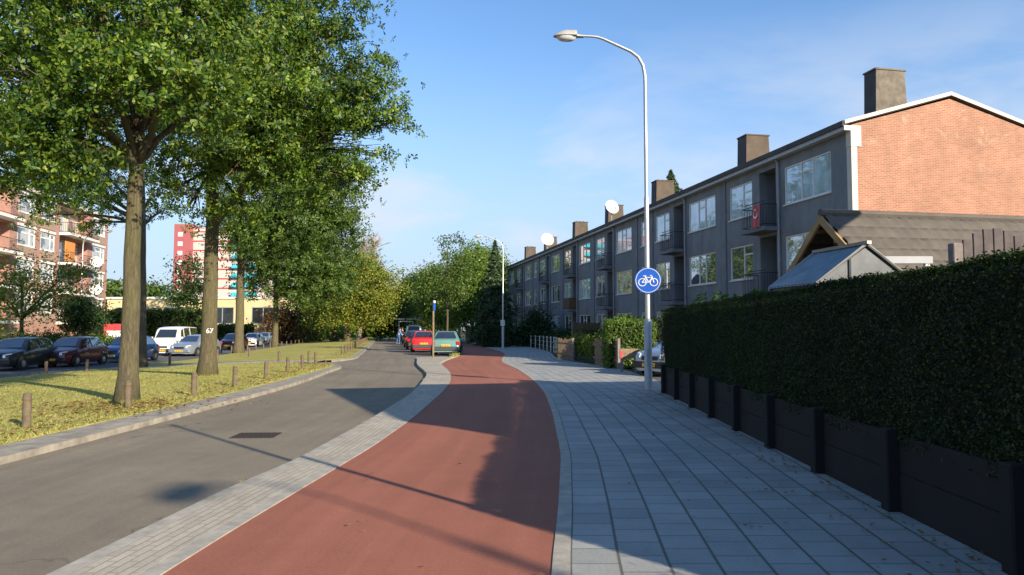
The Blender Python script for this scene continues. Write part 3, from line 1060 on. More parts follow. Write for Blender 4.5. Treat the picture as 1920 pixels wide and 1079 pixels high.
eroot = thing('retaining_boards', 'dark concrete boards and posts at the foot of the clipped hedge', 'board wall', (HX(8), 8, 0))
for i, py_ in enumerate([2.75 + 1.49 * k for k in range(10)]):
    m = MB(); m.M = Matrix.Translation((HX(py_) - HX(8), py_ - 8, 0)) @ Matrix.Rotation(-.04, 4, 'Z')
    m.bbox(-.09, .05, -.065, .065, -.1, .64, .012)
    m.build('post', M_POSTD, eroot)
    if i < 9:
        yn = py_ + 1.49
        m = MB(); m.M = Matrix.Translation((HX(py_) - HX(8), py_ - 8, 0)) @ Matrix.Rotation(-.04, 4, 'Z')
        m.bbox(0, .05, .067, 1.423, -.1, .30, .006)
        m.bbox(.003, .05, .067, 1.423, .306, .60, .006)
        m.build('board', M_BOARD, eroot)

# leafy plant above the far end of the hedge
p0 = Vector((HX(14.5) + 1.0, 14.2, 0))
root = thing('sumac_shrub', 'bright green long-leaved shrub poking above the far end of the hedge', 'shrub', p0)
P, rg = [], random.Random(8)
m = MB()
for i in range(46):
    a = rg.uniform(0, 6.28); r = rg.uniform(.1, .75)
    c = Vector((math.cos(a) * r, math.sin(a) * r * 1.6, rg.uniform(1.75, 2.15)))
    for k in range(9):
        P.append(c + Vector((math.cos(a) * k * .05, math.sin(a) * k * .05, -.008 * k * k + .02 * rg.random())) + Vector((rg.gauss(0, .03), rg.gauss(0, .03), 0)))
for i in range(5):
    m.tube([(rg.uniform(-.2, .2), rg.uniform(-.3, .3), 0), (rg.uniform(-.4, .4), rg.uniform(-.8, .8), 1.9)], .02, 5)
m.build('stem', M_BARKD, root)
leaf_obj('leaves', np.array(P), .17, M_LEAFG, root, 9, up=1.0, aspect=.3)


# ------------------------------------------------------------------ wall helper with openings
def wall_mesh(b, x0, x1, z0, z1, holes, y=0.0, depth=.12, M=None):
    """face of a wall in the plane y (outward +y) with openings; holes: (x0,x1,z0,z1,depth)"""
    xs = sorted({x0, x1, *[h[0] for h in holes], *[h[1] for h in holes]})
    zs = sorted({z0, z1, *[h[2] for h in holes], *[h[3] for h in holes]})
    for xa, xb in zip(xs, xs[1:]):
        za = None
        for k in range(len(zs)):
            inside = k == len(zs) - 1 or any(h[0] <= xa + 1e-6 and xb <= h[1] + 1e-6 and h[2] <= zs[k] + 1e-6 and zs[k + 1] <= h[3] + 1e-6 for h in holes)
            if not inside and za is None: za = zs[k]
            if inside and za is not None:
                b.add([(xa, y, za), (xb, y, za), (xb, y, zs[k]), (xa, y, zs[k])], [(3, 2, 1, 0)])
                za = None
    for h in holes:
        a, c, e, f, dp = h
        yb = y - dp
        b.add([(a, y, e), (c, y, e), (c, y, f), (a, y, f), (a, yb, e), (c, yb, e), (c, yb, f), (a, yb, f)],
              [(0, 1, 5, 4), (1, 2, 6, 5), (2, 3, 7, 6), (3, 0, 4, 7)])


def window(parent, x0, x1, z0, z1, y, bars, fmat, pmat, fw=.06, dp=.06, name='window'):
    """frame mesh (part) with its panes (sub-part). bars: list of ('v',x) or ('h',xa,xb,z) in metres"""
    m = MB()
    m.box(x0, x0 + fw, y - dp, y, z0, z1); m.box(x1 - fw, x1, y - dp, y, z0, z1)
    m.box(x0 + fw, x1 - fw, y - dp, y, z0, z0 + fw); m.box(x0 + fw, x1 - fw, y - dp, y, z1 - fw, z1)
    m.box(x0 - .04, x1 + .04, y - .02, y + .09, z0 - .05, z0 - .002)
    for bb in bars:
        if bb[0] == 'v': m.box(bb[1] - fw * .5, bb[1] + fw * .5, y - dp, y - .003, z0 + fw, z1 - fw)
        else: m.box(bb[1], bb[2], y - dp, y - .006, bb[3] - fw * .5, bb[3] + fw * .5)
    f = m.build(name, fmat, parent)
    q = MB()
    yy = y - dp * .6
    q.add([(x0 + .03, yy, z0 + .03), (x1 - .03, yy, z0 + .03), (x1 - .03, yy, z1 - .03), (x0 + .03, yy, z1 - .03)], [(3, 2, 1, 0)])
    q.build('pane', pmat, f)
    return f


# ------------------------------------------------------------------ grey terrace on the right
DT = Vector((-.188, .982)).normalized()
TC = Vector((11.8, 24.6, 0))
ROTT = math.atan2(DT.y, DT.x)
terrace = thing('terrace_block', 'long three-storey grey painted terrace with a brick gable end', 'apartment building', TC, 0)
terrace.rotation_euler = (0, -.0082, ROTT)
LT, EAVE = 66.0, 8.55
units = [.3, 9.3, 20.9, 30.0, 39.3, 51.2, 60.6]
holes, wins, recs = [], [], []
for ui, u in enumerate(units):
    for lv in range(3):
        zb = 2.8 * lv
        if u + 3.88 < LT:
            holes.append((u + .86, u + 3.88, zb + .82, zb + 2.34, .11)); wins.append((u + .86, u + 3.88, zb + .82, zb + 2.34, 'big', lv, ui))
        if u + 5.8 < LT:
            holes.append((u + 4.5, u + 5.78, zb + (.02 if lv else .05), zb + 2.5, 1.1)); recs.append((u + 4.5, u + 5.78, zb, lv, ui))
        if u + 8.5 < LT:
            holes.append((u + 6.4, u + 8.44, zb + .82, zb + 2.34, .11)); wins.append((u + 6.4, u + 8.44, zb + .82, zb + 2.34, 'mid', lv, ui))
for a in (19.0, 49.4):
    for lv in range(3):
        holes.append((a, a + 1.1, 2.8 * lv + .82, 2.8 * lv + 2.34, .11)); wins.append((a, a + 1.1, 2.8 * lv + .82, 2.8 * lv + 2.34, 'small', lv, 9))
m = MB()
wall_mesh(m, .24, LT, -.3, EAVE, holes)
m.add([(LT, 0, -.3), (LT, -8, -.3), (LT, -8, EAVE), (LT, -4, 9.8), (LT, 0, EAVE)], [(0, 1, 2, 3, 4)])
m.add([(.24, -8, -.3), (LT, -8, -.3), (LT, -8, EAVE), (.24, -8, EAVE)], [(0, 1, 2, 3)])
m.build('wall', M_FACADE, terrace)
m = MB()
gp = [(-.02, -.3), (-8, -.3), (-8, EAVE + .02), (-4, 9.72), (-.02, EAVE + .02)]
m.add([(0, p[0], p[1]) for p in gp] + [(.22, p[0], p[1]) for p in gp], [(0, 1, 2, 3, 4)[::-1], (5, 6, 7, 8, 9)] + [(i, (i + 1) % 5, 5 + (i + 1) % 5, 5 + i) for i in range(5)])
m.build('gable', M_GABLE, terrace)
m = MB()                                   # pale strip up the corner with its wider block
m.box(-.02, .235, -.20, .02, -.3, EAVE - .75); m.box(-.04, .235, -.36, .04, EAVE - .75, EAVE - .02)
m.build('corner_strip', M_CREAM, terrace)
m = MB()                                   # roof: two slopes
for (ya, za, yb, zb) in ((.30, EAVE + .10, -4, 9.92), (-4, 9.92, -8.3, EAVE + .10)):
    m.add([(-.05, ya, za), (LT + .05, ya, za), (LT + .05, yb, zb), (-.05, yb, zb), (-.05, ya, za - .12), (LT + .05, ya, za - .12), (LT + .05, yb, zb - .12), (-.05, yb, zb - .12)],
          [(0, 1, 2, 3), (4, 7, 6, 5), (0, 4, 5, 1), (1, 5, 6, 2), (2, 6, 7, 3), (3, 7, 4, 0)])
rf = m.build('roof', M_ROOFD, terrace)
m = MB()                                   # white verge along the gable rake
for (ya, za, yb, zb) in ((.30, EAVE + .12, -4, 9.94), (-4, 9.94, -8.3, EAVE + .12)):
    v = [(-.10, ya, za - .11), (-.10, yb, zb - .11), (-.10, yb, zb + .02), (-.10, ya, za + .02)]
    m.add(v + [(p[0] + .047, p[1], p[2]) for p in v], [(0, 1, 2, 3), (7, 6, 5, 4), (0, 4, 5, 1), (1, 5, 6, 2), (2, 6, 7, 3), (3, 7, 4, 0)])
m.build('verge', M_CREAM, terrace)
m = MB(); m.box(-.045, LT, .02, .30, EAVE - .20, EAVE - .025)
m.build('fascia', simple('fascia_grey', (.42, .44, .46), .6, var=.08), terrace)
m = MB(); m.box(-.06, LT, .305, .37, EAVE - .06, EAVE + .13)
m.build('gutter', M_ROOFD, terrace)
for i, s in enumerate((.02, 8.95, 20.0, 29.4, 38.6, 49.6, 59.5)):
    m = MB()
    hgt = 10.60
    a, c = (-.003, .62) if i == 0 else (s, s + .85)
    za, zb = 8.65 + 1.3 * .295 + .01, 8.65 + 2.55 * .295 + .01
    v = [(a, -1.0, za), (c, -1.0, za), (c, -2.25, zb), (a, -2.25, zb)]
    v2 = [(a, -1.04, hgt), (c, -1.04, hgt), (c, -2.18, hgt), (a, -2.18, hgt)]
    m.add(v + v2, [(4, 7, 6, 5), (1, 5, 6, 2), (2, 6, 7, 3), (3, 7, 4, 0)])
    m.m = 1; m.add(v[:2] + v2[:2], [(0, 2, 3, 1)]); m.m = 0          # street face in a darker material
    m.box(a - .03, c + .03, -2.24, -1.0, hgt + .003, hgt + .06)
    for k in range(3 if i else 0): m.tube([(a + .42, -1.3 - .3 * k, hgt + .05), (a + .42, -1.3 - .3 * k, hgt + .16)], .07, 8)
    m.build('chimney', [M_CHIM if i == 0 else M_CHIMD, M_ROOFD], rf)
jr = [(u + 8.75) for u in units if u + 8.75 < LT] + [20.6, 51.0]
for s in jr:                                   # shadow joints between the houses: narrow ribs
    m = MB(); m.box(s, s + .09, .003, .05, -.2, EAVE - .21); m.build('rib', M_SLAB, terrace)
for u in units:
    m = MB(); m.tube([(u + 4.2, .09, -.2), (u + 4.2, .09, EAVE - .35), (u + 4.2, .2, EAVE - .2)], .05, 8)
    for z in (1.5, 4.2, 6.9): m.box(u + 4.13, u + 4.27, .02, .06, z, z + .05)
    m.build('downpipe', M_PIPE, terrace)
for (a, c, e, f, kind, lv, ui) in wins:
    h = f - e
    if kind == 'big': bars = [('v', a + 1.13), ('v', a + 1.88), ('h', a + 1.16, a + 1.85, f - .42)]
    elif kind == 'mid': bars = [('v', a + .8), ('h', a + .06, a + .77, f - .42)]
    else: bars = [('h', a + .06, c - .06, f - .42)]
    window(terrace, a, c, e, f, -.03, bars, M_WHITE, M_PANE if lv == 2 and ui < 2 or (ui + lv) % 4 == 0 else (M_PANED if (ui * 5 + lv * 3 + int(a)) % 3 == 0 else M_PANEC))
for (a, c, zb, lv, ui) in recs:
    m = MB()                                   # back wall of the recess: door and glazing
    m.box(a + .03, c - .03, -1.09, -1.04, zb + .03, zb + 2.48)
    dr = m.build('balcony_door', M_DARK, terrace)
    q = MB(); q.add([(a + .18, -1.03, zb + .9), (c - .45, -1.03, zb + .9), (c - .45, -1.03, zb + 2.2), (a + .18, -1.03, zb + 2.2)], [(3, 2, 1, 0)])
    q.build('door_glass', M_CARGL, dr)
    if lv:
        m = MB(); m.bbox(a - .32, c + .22, -.0, .78, zb - .17, zb + .0, .015)
        bal = m.build('balcony', M_SLAB, terrace)
        m = MB()
        x0, x1, y1 = a - .28, c + .18, .73
        if ui == 3 and lv == 1:
            m.box(x0, x1, y1 - .02, y1, zb + .06, zb + .95); m.box(x0, x0 + .02, .02, y1 - .021, zb + .06, zb + .95); m.box(x1 - .02, x1, .02, y1 - .021, zb + .06, zb + .95)
            m.build('railing', M_WOODD, bal)
        else:
            for pa, pb in (((x0, y1), (x1, y1)), ((x0, .02), (x0, y1)), ((x1, .02), (x1, y1))):
                for z in (.1, .92): m.tube([(pa[0], pa[1], zb + z), (pb[0], pb[1], zb + z)], .018, 6)
                L_ = math.hypot(pb[0] - pa[0], pb[1] - pa[1]); k_ = int(L_ / .11)
                for k in range(k_ + 1):
                    t = k / k_; x_, y_ = pa[0] + (pb[0] - pa[0]) * t, pa[1] + (pb[1] - pa[1]) * t
                    m.tube([(x_, y_, zb + .1), (x_, y_, zb + .92)], .008, 4, cap=False)
            m.tube([(x0 - .25, y1 + .12, zb + 1.0), (x1 - .5, y1 + .12, zb + 1.0)], .018, 6)
            m.build('railing', M_BLACKM, bal)

TM = Matrix.Translation(TC) @ Matrix.Rotation(ROTT, 4, 'Z') @ Matrix.Rotation(-.0082, 4, 'Y')


def tw(s, y, z): return TM @ Vector((s, y, z))


# flag on the upper balcony of the nearest house
fl = thing('flag', 'red flag with white crescent and star hung over the top balcony rail', 'flag', tw(4.95, .79, 6.52), ROTT)
m = MB(); vs, fs = [], []
for i in range(7):
    for j in range(10):
        vs.append(((i / 6 - .5) * .62, .02 + .02 * math.sin(i * 1.7 + j * .3) + .006 * j, -j / 9 * .92))
for i in range(6):
    for j in range(9): fs.append((i * 10 + j, i * 10 + j + 1, (i + 1) * 10 + j + 1, (i + 1) * 10 + j))
m.add(vs, fs); m.build('cloth', M_REDP, fl)
m = MB(); pts = []
R1, R2, off = .17, .135, .055
for k in range(25):
    t = R(40) + R(280) * k / 24
    pts.append((R1 * math.sin(t) * .95, R1 * math.cos(t)))
inn = []
for k in range(25):
    t = R(52) + R(256) * (24 - k) / 24
    inn.append((R2 * math.sin(t) * .95, R2 * math.cos(t) + off * .9))
for k in range(24):
    a, b_, c_, d_ = pts[k], pts[k + 1], inn[23 - k], inn[24 - k]
    m.add([(a[0], .075, a[1] - .40), (b_[0], .075, b_[1] - .40), (c_[0], .075, c_[1] - .40), (d_[0], .075, d_[1] - .40)], [(0, 1, 2, 3)])
m.M = Matrix.Translation((0, .075, 0))
st = [((.075 if k % 2 == 0 else .03) * math.sin(k * math.pi / 5), 0, (.075 if k % 2 == 0 else .03) * math.cos(k * math.pi / 5) - .2) for k in range(10)]
m.add(st, [tuple(range(10))])
m.build('crescent_and_star', M_WHITE, fl)


# satellite dishes
def dish(label, loc, aim, r, mat, pole):
    root = thing('satellite_dish', label, 'satellite dish', loc, aim)
    m = MB(); m.M = Matrix.Rotation(R(-18), 4, 'X') @ Matrix.Rotation(R(90), 4, 'X')
    prof = [(r * t, .22 * r * (t * t) - .22 * r) for t in (0.02, .25, .5, .75, .92, 1.0)] + [(r * 1.02, .0), (r * .98, -.03)] + [(r * t, .22 * r * t * t - .22 * r - .03) for t in (.75, .5, .25, .02)]
    vs = MB(); m.lathe(prof, 28); m.build('reflector', mat, root, smooth=1)
    m = MB(); m.tube([(0, -.05, -r * .8), (0, -r * .9, -r * .35)], .02, 6); m.lathe([(.05, -.06), (.05, .06)], 10, 'y', (0, -r * .95, -r * .3)); m.build('feed_arm', M_PIPE, root)
    m = MB(); m.tube([(0, .12, pole), (0, .12, 0), (0, .03, 0)], .03, 8); m.build('mast', M_PIPE, root)
    return root


aimc = math.atan2(-.737, .676) + R(90) - R(20)
dish('big white satellite dish on a mast in front of the middle chimneys', at(1148, 388, tw(27.3, .4, 8).y), aimc, .52, M_WHITE, -1.7)
dish('white satellite dish on a mast farther along the roof edge', at(1027, 449, tw(45.5, .4, 8).y), aimc - .1, .62, M_WHITE, -1.5)
dish('grey satellite dish on the middle balcony behind the cycle sign', tw(14.6, .95, 3.95), aimc + R(60), .42, M_STEELP, -.9)

# ------------------------------------------------------------------ shed, greenhouse, arched fence
KS = 1.3
def sc(x, y, z): return Vector((x * KS, y * KS, CAMH + (z - CAMH) * KS))
pk = sc(4.15, 9.5, 2.97)
shed = thing('garden_shed', 'wooden garden shed with a brown tile-sheet gable roof behind the hedge', 'shed', (pk.x, pk.y, 0), math.atan2(.188, .982))
# local: x along the ridge (away from the road), y across (+y far side), ridge at y=0
rz = pk.z; hw, drop, ln = 1.98, 1.72, 6.0
for sgn in (-1, 1):
    m = MB(); nx, ny = 90, 8
    vs, fs = [], []
    for j in range(ny * 3 + 1):
        t = j / (ny * 3)
        for i in range(nx + 1):
            xx = ln * i / nx
            wave = .032 * (abs(math.sin(math.pi * xx / .21)) ** .7)
            step = .035 * (1 - (t * ny) % 1) if j % 3 else .0
            vs.append((xx, sgn * hw * t, rz - drop * t + wave - .05 * ((t * ny) % 1 == 0) + .04 * ((t * ny) % 1)))
    for j in range(ny * 3):
        for i in range(nx):
            q = (j * (nx + 1) + i, j * (nx + 1) + i + 1, (j + 1) * (nx + 1) + i + 1, (j + 1) * (nx + 1) + i)
            fs.append(q if sgn < 0 else q[::-1])
    m.add(vs, fs)
    m.build('roof_slope', M_SHEDR, shed, smooth=1)
m = MB(); m.tube([(-.03, 0, rz + .02), (ln, 0, rz + .02)], .07, 8); m.build('ridge_cap', M_SHEDR, shed)
for sgn in (-1, 1):
    m = MB()
    v = [(-.05, 0, rz - .02), (-.05, sgn * hw, rz - drop - .02), (-.05, sgn * hw, rz - drop - .17), (-.05, 0, rz - .17)]
    v2 = [(p[0] + .045, p[1], p[2]) for p in v]
    fs = [(0, 1, 2, 3), (7, 6, 5, 4), (0, 4, 5, 1), (1, 5, 6, 2), (2, 6, 7, 3), (3, 7, 4, 0)]
    m.add(v + v2, fs); m.build('verge_board', M_VERGE, shed)
m = MB()
gp = [(-hw + .2, 0), (hw - .2, 0), (hw - .2, rz - drop + .05), (0, rz - .12), (-hw + .2, rz - drop + .05)]
m.add([(.5, p[0], p[1]) for p in gp] + [(ln - .1, p[0], p[1]) for p in gp], [(0, 1, 2, 3, 4)[::-1], (5, 6, 7, 8, 9), (0, 1, 6, 5), (1, 2, 7, 6), (4, 0, 5, 9)])
m.build('wall', M_WOODD, shed)
# a few soffit boards under the overhang, seen from the street
for k in range(7):
    m = MB()
    y0 = -hw + .1 + k * .5
    zc = rz - drop * abs(y0) / hw - .14
    m.box(.0, .495, y0, y0 + .08, zc - .08, zc - .01)
    m.build('purlin', M_WOODD, shed)

ga = sc(3.79, 7.6, 2.33)
gh = thing('greenhouse', 'small bluish sheet-roofed greenhouse between hedge and shed', 'greenhouse', (ga.x, ga.y, 0), math.atan2(.982, -.188))
# local x along its ridge (away), y towards the road
A, E, HW, LG = ga.z, sc(3.2, 7.49, 1.92).z, .78, 1.19
for sgn in (1, -1):
    m = MB(); vs, fs = [], []
    nb = 26
    for i in range(nb + 1):
        for j, t in enumerate((0, .5, 1.06)):
            vs.append((LG * i / nb, sgn * HW * t, A - (A - E) * t + .012 * (i % 2)))
    for i in range(nb):
        for j in range(2): fs.append((i * 3 + j, (i + 1) * 3 + j, (i + 1) * 3 + j + 1, i * 3 + j + 1))
    m.add(vs, fs); m.build('roof_sheet', M_POLY, gh)
m = MB()
m.box(-.06, LG + .02, -.035, .035, A + .005, A + .05)
for sgn in (1, -1):
    m.tube([(0, sgn * .02, A), (0, sgn * HW, E), (0, sgn * HW, 0)], .022, 6)
    m.tube([(LG, sgn * .02, A), (LG, sgn * HW, E), (LG, sgn * HW, 0)], .022, 6)
    m.tube([(0, sgn * HW, E), (LG, sgn * HW, E)], .02, 6)
m.tube([(0, .25, 0), (0, .25, A - .2)], .015, 6)
m.build('frame', simple('greenhouse_aluminium', (.25, .25, .24), .5, .4), gh)
m = MB()
m.add([(0.03, HW - .03, 0), (0.03, -HW + .03, 0), (.03, -HW + .03, E), (.03, 0, A - .04), (.03, HW - .03, E)], [(0, 1, 2, 3, 4)])
m.add([(0.03, HW - .02, 0), (LG, HW - .02, 0), (LG, HW - .02, E), (.03, HW - .02, E)], [(0, 1, 2, 3)])
m.build('wall_pane', simple('clear_sheet', (.09, .10, .112), .3, var=.3, scale=5), gh)
# white gutter beam beside it
bm0, bm1 = at(1600, 488, 10.1), at(1742, 486, 10.15)
rt = thing('gutter_beam', 'white plastic gutter beam on posts beside the greenhouse', 'beam', (bm0.x, bm0.y, 0))
m = MB(); Lb = (bm1 - bm0).length
m.box(0, Lb, -.04, .04, bm0.z - .05, bm0.z + .05); m.build('beam', M_PIPE, rt)
for x in (.05, Lb - .1):
    m = MB(); m.box(x, x + .06, -.03, .03, 0, bm0.z - .052); m.build('post', M_STEELP, rt)

# arched fence with a bird finial, behind the near hedge
f0 = at(1786, 470, 6.9)
M_FENCEP = simple('fence_plank', (.095, .08, .08), .9, var=.3, scale=7)
rt = thing('arched_fence', 'grey-purple plank fence with an arched top above the hedge', 'fence', (f0.x, f0.y, 0), R(4))
for i in range(14):
    m = MB()
    x = i * .105
    if i in (0, 8):
        hgt = 2.26 if i == 0 else 2.42
        m.bbox(x - .01, x + .09, -.03, .06, 0, hgt, .008)
        m.build('post', M_WOODG, rt)
        if i == 8: fin = (x + .04, hgt)
        continue
    t = (i / 8.0) if i < 8 else (i - 8) / 8.0
    hgt = 2.17 + .19 * math.sin(math.pi * min(1, t * 1.05))
    m.bbox(x, x + .095, -.012, .012, 0, hgt + .05, .004)
    m.build('plank', M_FENCEP, rt)
m = MB(); m.box(.1, 1.4, .014, .05, 1.7, 1.8); m.build('rail', M_WOODG, rt)
fw = Matrix.Translation((f0.x, f0.y, 0)) @ Matrix.Rotation(R(4), 4, 'Z') @ Vector((fin[0], .015, fin[1]))
bd = thing('bird_ornament', 'dark metal bird with raised wings on a fence post top', 'ornament', fw)
m = MB(); m.tube([(-.10, 0, .03), (-.05, 0, .045), (0, 0, .06), (.05, 0, .085), (.085, 0, .10), (.11, 0, .095)], [.006, .018, .03, .024, .018, .004], 8)
m.build('body', M_BLACKM, bd, smooth=2)
for s in (-1, 1):
    m = MB()
    m.add([(-.03, s * .015, .07), (.04, s * .015, .08), (.06, s * .05, .20), (.0, s * .04, .15), (-.02, s * .03, .12), (-.03, s * .02, .072), (.04, s * .02, .082), (.06, s * .055, .2)], [(0, 1, 2, 3, 4), (5, 4, 3, 7, 6)])
    m.build('wing', M_BLACKM, bd)


# ------------------------------------------------------------------ street lamps and signs
def lamp(label, loc, rotz, group='tall street lamps', H=8.17):
    """arm along local -x"""
    root = thing('street_lamp', label, 'street lamp', loc, rotz, group)
    k = H / 8.17
    m = MB(); m.tube([(0, 0, -.1), (0, 0, .02), (0, 0, 1.62), (0, 0, 1.69)], [.098, .095, .095, .062], 16)
    lo = m.build('base_tube', M_STEELP, root, smooth=1)
    q = MB(); q.box(-.05, .05, -.099, -.09, .55, .95); q.build('hatch', M_STEELP, lo)
    m = MB(); m.tube([(0, 0, 1.69), (0, 0, 4.6 * k), (0, 0, 4.65 * k), (0, 0, 7.3 * k)], [.060, .058, .046, .043], 14)
    m.build('pole', M_GALV, root, smooth=1)
    m = MB(); arc = [(0, 0, 7.3), (-.005, 0, 7.62), (-.05, 0, 7.88), (-.16, 0, 8.08), (-.34, 0, 8.22), (-.7, 0, 8.38), (-1.02, 0, 8.52), (-1.16, 0, 8.565), (-1.32, 0, 8.58), (-1.62, 0, 8.585)]
    m.tube([(x, y, z - 7.3 + 7.3 * k) for x, y, z in arc], [.043, .043, .042, .04, .038, .036, .034, .033, .032, .032], 12)
    m.build('arm', M_GALV, root, smooth=1)
    z0 = 8.585 - 7.3 + 7.3 * k
    m = MB()
    secs = [(-1.5, .055, .05, .04), (-1.68, .075, .075, .03), (-1.685, .15, .17, .0), (-1.95, .155, .165, -.0), (-2.12, .13, .11, .0), (-2.22, .07, .04, .0), (-2.25, .02, .01, .0)]
    vs, fs = [], []
    for (x, w, t, bz) in secs:
        for q_ in range(8):
            a = math.pi * q_ / 7
            vs.append((x, w * math.cos(a), z0 - .03 + t * math.sin(a) * 1.0))
    for i in range(len(secs) - 1):
        for q_ in range(7): fs.append((i * 8 + q_, i * 8 + q_ + 1, (i + 1) * 8 + q_ + 1, (i + 1) * 8 + q_))
        fs.append((i * 8 + 7, i * 8, (i + 1) * 8, (i + 1) * 8 + 7))
    fs += [tuple(range(8))]
    m.add(vs, fs)
    hd = m.build('luminaire', simple('lamp_housing', (.42, .41, .37), .5, .2), root, smooth=1)
    m = MB(); m.lathe([(.02, -.115), (.09, -.10), (.13, -.06), (.145, -.001)], 16, 'z', (0, 0, 0))
    vv = [(p[0] * 1.7 - 1.93, p[1] * .95, p[2] + z0 - .032) for p in m.v]; m.v = vv
    m.build('diffuser', M_LENS, hd, smooth=1)
    return root


L0 = lamp('tall lamp post by the end of the hedge, carrying a blue cycle sign', G(1216, 731, 0), R(3))
lp = G(943, 654, 0)
L1 = dup(L0, lp, R(8), 'lamp post with a small white notice beside the low dark hedge')
for px, dd, lab in ((862, 88, 'lamp post beyond the parked cars, before the yellow-green trees'), (824, 113, 'lamp post half hidden behind the thin young tree'), (797, 147, 'small distant lamp post left of the sign pole')):
    p = at(px, HZ, dd); dup(L0, (p.x, p.y, 0), R(10), lab)
p = at(150, HZ, 50); dup(L0, (p.x, p.y, -.24), R(172), 'lamp post in front of the brick apartment block')
# the lamp beside the viewer, whose shadow crosses the cycle path
hs = G(370, 925, 0); ps = G(566, 897, 0)
LL = (8.5) / TAN
hp = Vector((hs.x, hs.y)) - SH * LL
Lb_ = dup(L0, (hp.x + .31, hp.y + .84, 0), R(69.6), 'lamp post standing in the garden behind the viewer')
for c_ in Lb_.children:
    if c_.name.startswith('pole'): c_.scale = (1.35, 1.35, 1)
    if c_.name.startswith('arm'): c_.scale = (.35, 1, 1)             # this one has a short arm
    if c_.name.startswith('luminaire'): c_.location = (1.04, 0, 0)

# round cycle sign on the first lamp
lp0 = L0.location
sg = thing('cycle_sign', 'round blue sign with a white bicycle clamped to the lamp post', 'traffic sign', (lp0.x, lp0.y - .085, 2.60), math.atan2(lp0.y, lp0.x) - R(90))
m = MB(); m.lathe([(.30, -.012), (.305, 0.012)], 40, 'y'); m.lathe([(.302, -.016), (.312, -.016), (.312, .014), (.302, .014)], 40, 'y')
m.build('disc', M_BLUE, sg)
m = MB()
ring = [(.287 * math.cos(t), -.0165, .287 * math.sin(t)) for t in [2 * math.pi * k / 48 for k in range(49)]]
m.tube(ring, .007, 6, cap=False)
m.build('rim', M_WHITE, sg)
m = MB(); Y = -.017


def circ(cx, cz, r, w=.011):
    m.tube([(cx + r * math.cos(t), Y, cz + r * math.sin(t)) for t in [2 * math.pi * k / 28 for k in range(29)]], w, 6, cap=False)


circ(-.135, -.045, .088); circ(.135, -.045, .088)
for a, b_ in (((-.135, -.045), (-.06, .07)), ((-.06, .07), (.10, .07)), ((-.05, .045), (.015, -.045)), ((.015, -.045), (.10, .07)), ((-.135, -.045), (.015, -.045)), ((.135, -.045), (.085, .115)), ((.085, .115), (.045, .12)), ((.015, -.045), (-.075, .105)), ((-.115, .108), (-.035, .108))):
    m.tube([(a[0], Y, a[1]), (b_[0], Y, b_[1])], .011, 6)
for q in (-.135, .135):
    m.tube([(q - .012, Y, -.045), (q + .012, Y, -.045)], .016, 6)
m.build('bicycle', M_WHITE, sg)
m = MB(); m.box(-.03, .03, .014, .14, -.06, -.02); m.box(-.03, .03, .014, .14, .06, .10); m.build('clamp', M_GALV, sg)
# notice on second lamp
nt = thing('notice_plate', 'small white notice plate fixed to the second lamp post', 'notice', (lp.x - .02, lp.y - .12, 1.95), 0)
m = MB(); m.bbox(-.16, .16, -.012, .012, -.22, .22, .006); m.build('plate', M_WHITE, nt)
m = MB()
for k in range(5): m.box(-.12, .12 - .05 * (k % 2), -.0165, -.0125, .13 - k * .07, .15 - k * .07)
m.build('print', M_PIPE, nt)


def sign_pole(label, g, H, kind):
    rt = thing('sign_pole', label, 'sign post', g)
    m = MB(); m.tube([(0, 0, -.1), (0, 0, H)], .05 if kind == 'park' else .035, 8); m.build('pole', M_WOOD if kind == 'park' else M_STEELP, rt)
    m = MB()
    if kind == 'park':
        m.M = Matrix.Rotation(R(66), 4, 'Z'); m.bbox(-.09, .09, -.075, -.055, H - .50, H - .12, .006); m.build('plate', M_BLUE, rt)
        m = MB(); m.M = Matrix.Rotation(R(66), 4, 'Z'); m.box(-.09, .09, -.075, -.055, H - .115, H + .0); m.build('upper_plate', M_WHITE, rt)
    elif kind == 'round':
        m.lathe([(.38, -.07), (.38, -.04)], 24, 'y', (0, 0, H - .35)); m.build('disc', M_BLUE, rt)
        m = MB(); m.bbox(-.22, .22, -.06, -.045, H - 1.15, H - .85, .006); m.build('plate', M_WHITE, rt)
    return rt


sign_pole('thin brownish pole with a small blue sign behind the paver strip', G(812, 672, 0), 2.9, 'park')
p = G(26, 650, -.24); sign_pole('grey pole with a round blue sign under the left-hand shrubby tree', p, 3.1, 'round')

# ------------------------------------------------------------------ bollards
M_BOLL = simple('bollard_wood', (.125, .095, .062), .9, var=.4, scale=9, bmp=.3)
bl = thing('wooden_bollard', 'knee-high round wooden bollard along the road side of the near lawn', 'bollard', (0, 0, 0), 0, 'bollards along the near lawn')
m = MB(); m.tube([(0, 0, -.15), (0, 0, .46), (0, 0, .49)], [.058, .056, .046], 12); m.build('post', M_BOLL, bl, smooth=1)
m = MB(); m.tube([(0, 0, .38), (0, 0, .405)], .0635, 12, cap=False); m.build('groove', M_WOODD, bl)
near = [(49, 806), (240, 768), (363, 745), (440, 727), (498, 713), (539, 700), (567, 693), (592, 685)]
uniq = {0: 'stout wooden bollard alone at the left edge of the near lawn', 1: 'wooden bollard standing right in front of the mossy oak trunk'}
first = True
for i, (px, py) in enumerate(near):
    g = G(px, py); g.z = gz(g.x, g.y) + .03
    lab = uniq.get(i, bl['label'])
    if first:
        bl.location = g; bl['label'] = lab; first = False
    else:
        o = dup(bl, g, rnd.uniform(0, 6), lab if i in uniq else 'knee-high round wooden bollard along the road side of the near lawn')
        o.rotation_euler = (rnd.uniform(-.03, .03), rnd.uniform(-.03, .03), rnd.uniform(0, 6))
